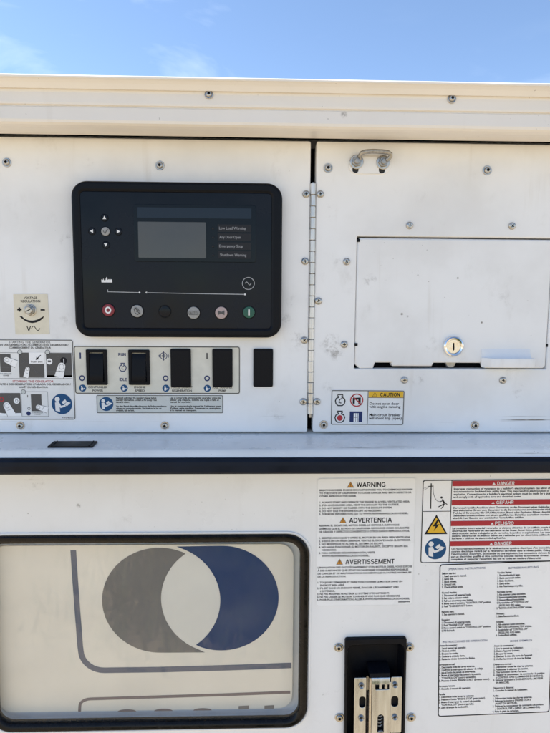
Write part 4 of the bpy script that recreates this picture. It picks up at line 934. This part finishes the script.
# four-language danger sticker
DX1 = 640
fr, o = sticker(422.0, 479.2, DX1, 562.0, 'danger sticker with four red header bars and pictograms', M_STICK, YD, rot=.006, r=2.5, border=M_INK, bw=.9, bi=.1)
BW = 451.2
for a, y0, y1 in (('DANGER', 480.4, 485.6), ('GEFAHR', 499.3, 504.4), ('PELIGRO', 519.9, 525.0), ('DANGER', 540.2, 545.2)):
    d = Draw(fr, PY - .00012); d.poly(rr(BW, y0, DX1 - 1.2, y1), M_REDINK); d.build('red_bar', o)
    d = Draw(fr, PY - .0003); bold(d, a, 495.2 if a != 'PELIGRO' else 494.8, y0 + 1.0, 512.4 if a != 'PELIGRO' else 513.6, y1 - .9, M_WHITEINK); d.build('heading', o)
    d = Draw(fr, PY - .0003); d.poly([(492, y0 + 1.8), (493.6, y1 - 1.2), (490.4, y1 - 1.2)], M_WHITEINK); d.build('header_triangle', o)
paras = [("Improper connection of generator to a building's electrical system can allow electrical current from\nthe generator to backfeed into utility lines. This may result in electrocution of utility workers, fire or\nexplosion. Connections to a building's electrical system must be made by a qualified electrician\nand comply with all applicable laws and electrical codes.", 487.2, 497.9, 575),
         ("Der unsachgemäße Anschluss eines Generators an das Stromnetz eines Gebäudes kann dazu führen,\ndass elektrischer Strom vom Generator in die Stromleitungen zurückgespeist wird. Dies kann zum\nTod durch Stromschlag für EVU-Mitarbeiter, Brand oder Explosion führen. Anschlüsse an das\nGebäudestromnetz müssen von einem qualifizierten Elektriker ausgeführt werden und alle\neinschlägigen Gesetze und elektrischen Vorschriften erfüllen.", 505.9, 518.6, 570),
         ("La conexión incorrecta del generador al sistema eléctrico de un edificio puede hacer que la corriente\neléctrica del generador se retroalimente en las líneas de servicios públicos. Esto puede provocar la\nelectrocución de los trabajadores de servicios, incendios o explosiones. Las conexiones al\nsistema eléctrico de un edificio deben ser realizadas por un electricista calificado y cumplir con todas\nlas leyes y códigos de electricidad aplicables.", 526.4, 538.9, 576),
         ("Un raccordement inadéquat de la génératrice au système électrique d'un immeuble peut permettre au\ncourant électrique généré par la génératrice de refluer dans le réseau public. Cela peut provoquer\nl'électrocution d'ouvriers, un incendie ou une explosion. Les connexions doivent être effectuées\npar un électricien qualifié et être conformes à toutes les lois et normes en vigueur,\ncomplètes et respecter l'ensemble des lois et codes en matière d'électricité.", 546.8, 559.9, 574)]
for body, y0, y1, xe in paras: letter(fr, o, body, 452.6, y0, xe, y1, M_INK, .03, spacing=1.0)
d = Draw(fr, PY); d.line([(450.6, 480), (450.6, 561.2)], .7, M_INK); d.line([(422.8, 510.2), (450.6, 510.2)], .6, M_INK); d.build('divider', o)
d = Draw(fr, PY); d.line([(430.4, 482.6), (430.7, 507.6)], 1.0, M_INK); d.line([(427.4, 485.6), (432.8, 485.2)], .8, M_INK); d.line([(422.8, 487.6), (428, 485.6)], .3, M_GREYINK); d.line([(422.8, 489.4), (428, 486.6)], .3, M_GREYINK)
d.line([(432.4, 485.6), (432.8, 492), (434.4, 497), (436.8, 500), (440, 500.8)], .4, M_INK); d.circle(441, 496.6, 1.1, M_INK, 12); d.line([(441.8, 498.4), (444.2, 502.6)], 1.5, M_INK); d.line([(439.4, 500.8), (442.2, 500)], .8, M_INK); d.line([(442.4, 500), (446.8, 503.6)], .8, M_INK); d.line([(443.8, 502.6), (441.2, 504.4), (438.2, 505.8)], .9, M_INK); d.line([(444, 502.8), (442.8, 505.6), (440.8, 507.6)], .9, M_INK); d.build('electrocution_symbol', o)
triangle_symbol(fr, o, 436.6, 523.6, 10.2, M_YELLOW); manual_symbol(fr, o, 436.8, 547.6, 10.6)

# operating instructions
fr, o = sticker(438.6, 563.4, 552.0, 715.6, 'operating instructions sticker in four languages below the danger sticker', M_STICK, YD, rot=.028, r=3, border=M_INK, bw=1.0, bi=.1)
letter(fr, o, 'OPERATING INSTRUCTIONS', 446.6, 567.4, 483.6, 569.3, M_NAVYINK, .012); letter(fr, o, 'BETRIEBSANLEITUNG', 506.6, 568.4, 536, 570.3, M_NAVYINK, .012)
SP = 1.0
letter(fr, o, "Before starting:\n1. Read operator's manual.\n2. Level unit.\n3. Block wheels.\n4. Ground unit.\n5. Check all fluid levels.\n\nNormal starting:\n1. Disconnect all external loads.\n2. Set voltage selector switch.\n3. Pull out emergency stop button.\n4. Move control switch to \"CONTROL ON\" position.\n5. Push \"ENGINE START\" button.\n\nRemote start:\n1. See operator's manual.\n\nStopping:\n1. Disconnect all external loads.\n2. Push \"ENGINE STOP\" button.\n3. Move control switch to \"CONTROL OFF\" position.\n4. Fill fuel tank.", 441.2, 571.4, 490.4, 629.6, M_INK, .034, spacing=SP)
letter(fr, o, "Vor dem Starten:\n1. Benutzerhandbuch lesen.\n2. Gerät waagerecht stellen.\n3. Räder blockieren.\n4. Gerät erden.\n5. Alle Flüssigkeitspegel prüfen.\n\nNormales Starten:\n1. Alle externen Lasten abschalten.\n2. Spannungswahlschalter einstellen.\n3. Notausgriffknopf herausziehen.\n4. Regelschalter auf \"CONTROL ON\"\n    (REGELUNG EIN) stellen.\n5. \"MOTOR START/ANLASSEN\" drücken.\n\nFernstart:\n1. Siehe Benutzerhandbuch.\n\nAnhalten:\n1. Alle externen Lasten abschalten.\n2. \"MOTORSTOPP/ANHALTEN\" drücken.\n3. Regelschalter auf \"CONTROL OFF\"\n    (REGELUNG AUS) stellen.\n4. Kraftstofftank auffüllen.", 495.4, 572.4, 531.2, 636.2, M_INK, .034, spacing=SP)
letter(fr, o, 'INSTRUCCIONES DE OPERACIÓN', 442.6, 638.2, 487.0, 640.8, M_NAVYINK, .012); letter(fr, o, "MODE D'EMPLOI", 510, 640.4, 531.6, 642.4, M_NAVYINK, .012)
letter(fr, o, "Antes de comenzar:\n1. Lea el manual del operador.\n2. Nivele la unidad.\n3. Bloquee las ruedas.\n4. Conecte la unidad a tierra.\n5. Revise los niveles de todos los fluidos.\n\nArranque normal:\n1. Desconecte todas las cargas externas.\n2. Configure el interruptor del selector de voltaje.\n3. Jale el botón de parada de emergencia.\n4. Mueva el interruptor de control a la posición\n    \"CONTROL ON\" (control encendido).\n5. Presione el botón \"ENGINE START\" (arrancar motor).\n\nArranque remoto:\n1. Consulte el manual del operador.\n\nParada:\n1. Desconecte todas las cargas externas.\n2. Presione el botón \"ENGINE STOP\" (parar motor).\n3. Mueva el interruptor de control a la posición\n    \"CONTROL OFF\" (control apagado).\n4. Llene el tanque de combustible.", 439.6, 642.2, 490.2, 707.8, M_INK, .034, spacing=SP)
letter(fr, o, "Avant de commencer :\n1. Lire le manuel de l'utilisateur.\n2. Mettre l'appareil à niveau.\n3. Bloquer les roues.\n4. Effectuer la mise à la terre de l'appareil.\n5. Vérifier les niveaux de tous les fluides.\n\nDémarrage normal :\n1. Débrancher toutes les charges externes.\n2. Positionner le sélecteur de tension.\n3. Tirer le bouton d'arrêt d'urgence.\n4. Déplacer le commutateur de commande à la position\n    « CONTROL ON » (COMMANDE EN MARCHE).\n5. Enfoncer le bouton « ENGINE START » (MOTEUR\n    EN MARCHE).\n\nDémarrage à distance :\n1. Consulter le manuel de l'utilisateur.\n\nArrêt :\n1. Débrancher toutes les charges externes.\n2. Enfoncer le bouton « ENGINE STOP »\n    (ARRÊT DU MOTEUR).\n3. Déplacer le commutateur de commande à la position\n    « CONTROL OFF » (ARRÊT DE COMMANDE).\n4. Faire le plein de carburant.", 493.8, 644.6, 545.4, 714.0, M_INK, .034, spacing=SP)

# ------------------------------------------------------------------ paddle latch on the lower door
fr = Frame(374, 690, YD, 0.012)
lt = bpy.data.objects.new('paddle_latch', None); col.objects.link(lt); lt.parent = gen; lt.location = fr.loc; lt.rotation_euler = (0, -fr.rot, 0); lab(lt, 'black recessed latch tray with silver lever plate')
q = lambda *a: [fr.p(u, v_) for u, v_ in rr(*a)]
mb = MB(); plate(mb, q(LX0, LY0, LX1, LY1, 2.5, 4), -0.0050, 0.0, M_BLACK, holes=[q(LX0 + 2.4, LY0 + 6.0, LX1 - 2.4, LY1 - 4, 6, 5)], bev=0.0012, seg=3); mb.build('tray_flange', lt)
mb = MB()
o_ = ccw(q(LX0 + 2.4, LY0 + 6.0, LX1 - 2.4, LY1 - 4, 6, 5)); i_ = inset(o_, 0.003); n = len(o_)
mb.add([(x, -0.0045, z) for x, z in o_] + [(x, 0.014, z) for x, z in i_], [[k, n + k, n + (k + 1) % n, (k + 1) % n] for k in range(n)], M_BLACK)
flat(mb, i_, 0.014, M_BLACK); mb.build('tray', lt)
PLT = 0.0
def stad(x0, y0, x1, y1, r): return q(x0, y0, x1, y1, r, 6)
mb = MB(); plate(mb, q(353.6, 675.4, 365.4, 752, .6, 2), PLT - 0.0040, PLT - 0.0022, M_LATCH, holes=[stad(358.6, 694, 365.0, 705.2, 3.1)], bev=0.0004); mb.build('lever_flange', lt)
mb = MB(); plate(mb, q(390.0, 675.4, 401.2, 731.4, 1.4, 3), PLT - 0.0040, PLT - 0.0022, M_LATCH, holes=[stad(390.6, 694.4, 397.6, 705, 3.1)], bev=0.0004); mb.build('lever_flange', lt)
# bent rib on the left of the lever
mb = MB(); xs = [(365.4, -0.0036), (366.4, -0.0006), (367.6, -0.0004), (368.4, -0.0050), (369.4, -0.0046), (370.4, -0.0052), (371.0, -0.0030)]
top, botm = fr.p(0, 675.6)[1], fr.p(0, 752)[1]
vv = [(fr.p(u, 0)[0], y, z) for z in (botm, top) for u, y in xs]; k = len(xs)
mb.add(vv, [[i, i + 1, k + i + 1, k + i] for i in range(k - 1)], M_STEEL); mb.build('rib', lt)
mb = MB(); plate(mb, q(371.0, 680.0, 390.0, 752, .5, 2), PLT - 0.0046, PLT - 0.0010, M_LATCH, holes=[stad(377.2, 712.2, 383.4, 731.5, 3.0), q(374.4, 681.2, 388.2, 687.4, .8, 2)], bev=0.0005); mb.build('lever', lt)
mb = MB(); flat(mb, stad(376.8, 712, 383.8, 732, 3.0), PLT + .001, M_HOLE); mb.build('slot_backing', lt)
mb = MB(); flat(mb, q(374, 681, 388.4, 687.6, .8, 2), PLT + .001, M_HOLE); mb.build('slot_backing', lt)
for k in range(4):
    mb = MB(); x0, z0 = fr.p(378.2, 716.0 + k * 3.2); x1, z1 = fr.p(382.4, 714.8 + k * 3.2); tube(mb, [(x0, -0.0006, z0), ((x0 + x1) / 2, -0.0022, (z0 + z1) / 2), (x1, -0.0006, z1)], 0.0008, M_STEEL2, 8); mb.build('spring_coil', lt)
mb = MB(); x, z = fr.p(380.2, 730.2); lathe(mb, [(0.0036, -0.004), (0.0036, -0.0056), (0.0030, -0.0064), (0.0014, -0.0066), (0.0012, -0.0052), (0, -0.0050)], M_STEEL2, 20, x, z); mb.build('pivot', lt)
for u in (378.4, 383.8):
    mb = MB(); plate(mb, q(u - .2, 681.6, u + 2.6, 686.4, .4, 2), -0.0046, 0.001, M_LATCH, bev=.0003); mb.build('catch_tooth', lt)
# bent tongue; shade on its upper slope is put in as black colour
def strip(name, yz, xa0, xa1, xb0, xb1, m):
    vv = []; k = len(yz); mb = MB()
    for (a0, a1) in ((xa0, xa1), (xb0, xb1)):
        for i, (v_, y) in enumerate(yz): vv.append((fr.p(a0 + (a1 - a0) * i / (k - 1), 0)[0], y, fr.p(0, v_)[1]))
    mb.add(vv, [[k + i, i, i + 1, k + i + 1] for i in range(k - 1)], m); mb.add(vv, [list(range(k)), list(range(k, 2 * k))[::-1]], m); return mb.build(name, lt)
strip('tongue_dark_slope', [(668.0, 0.012), (669.4, 0.000), (671.0, -0.0046), (674.4, -0.0056), (675.4, -0.0050), (675.4, 0.012)], 368.4, 369.0, 389.2, 388.6, M_BLACK)
strip('tongue', [(674.0, -0.0050), (674.4, -0.0066), (675.2, -0.0072), (680.4, -0.0074), (681.0, -0.0068), (680.6, -0.0050)], 369.8, 370.4, 388.6, 388.0, M_LATCH)
mb = MB(); plate(mb, q(356, 690, 399, 740, 1, 2), PLT - 0.0010, PLT + 0.013, M_BLACK); mb.build('standoff', lt)
for (u, v_) in ((360.6, 683), (394.0, 683), (360.7, 715.2), (394.4, 715.2)):
    mb = MB(); x, z = fr.p(u, v_); lathe(mb, [(0.0036, -0.004), (0.0036, -0.0052), (0.0030, -0.0060), (0.0016, -0.0046), (0.0014, -0.0048), (0, -0.0046)], M_STEEL2, 20, x, z, [M_STEEL2] * 3 + [M_HOLE] * 2); mb.build('rivet', lt)
for px, py in ((338.6, 647.2), (409.2, 646.8), (339.4, 717.2), (411.0, 717.0)):
    socket_screw(px, py, YD, 4.7)

bpy.context.view_layer.update()
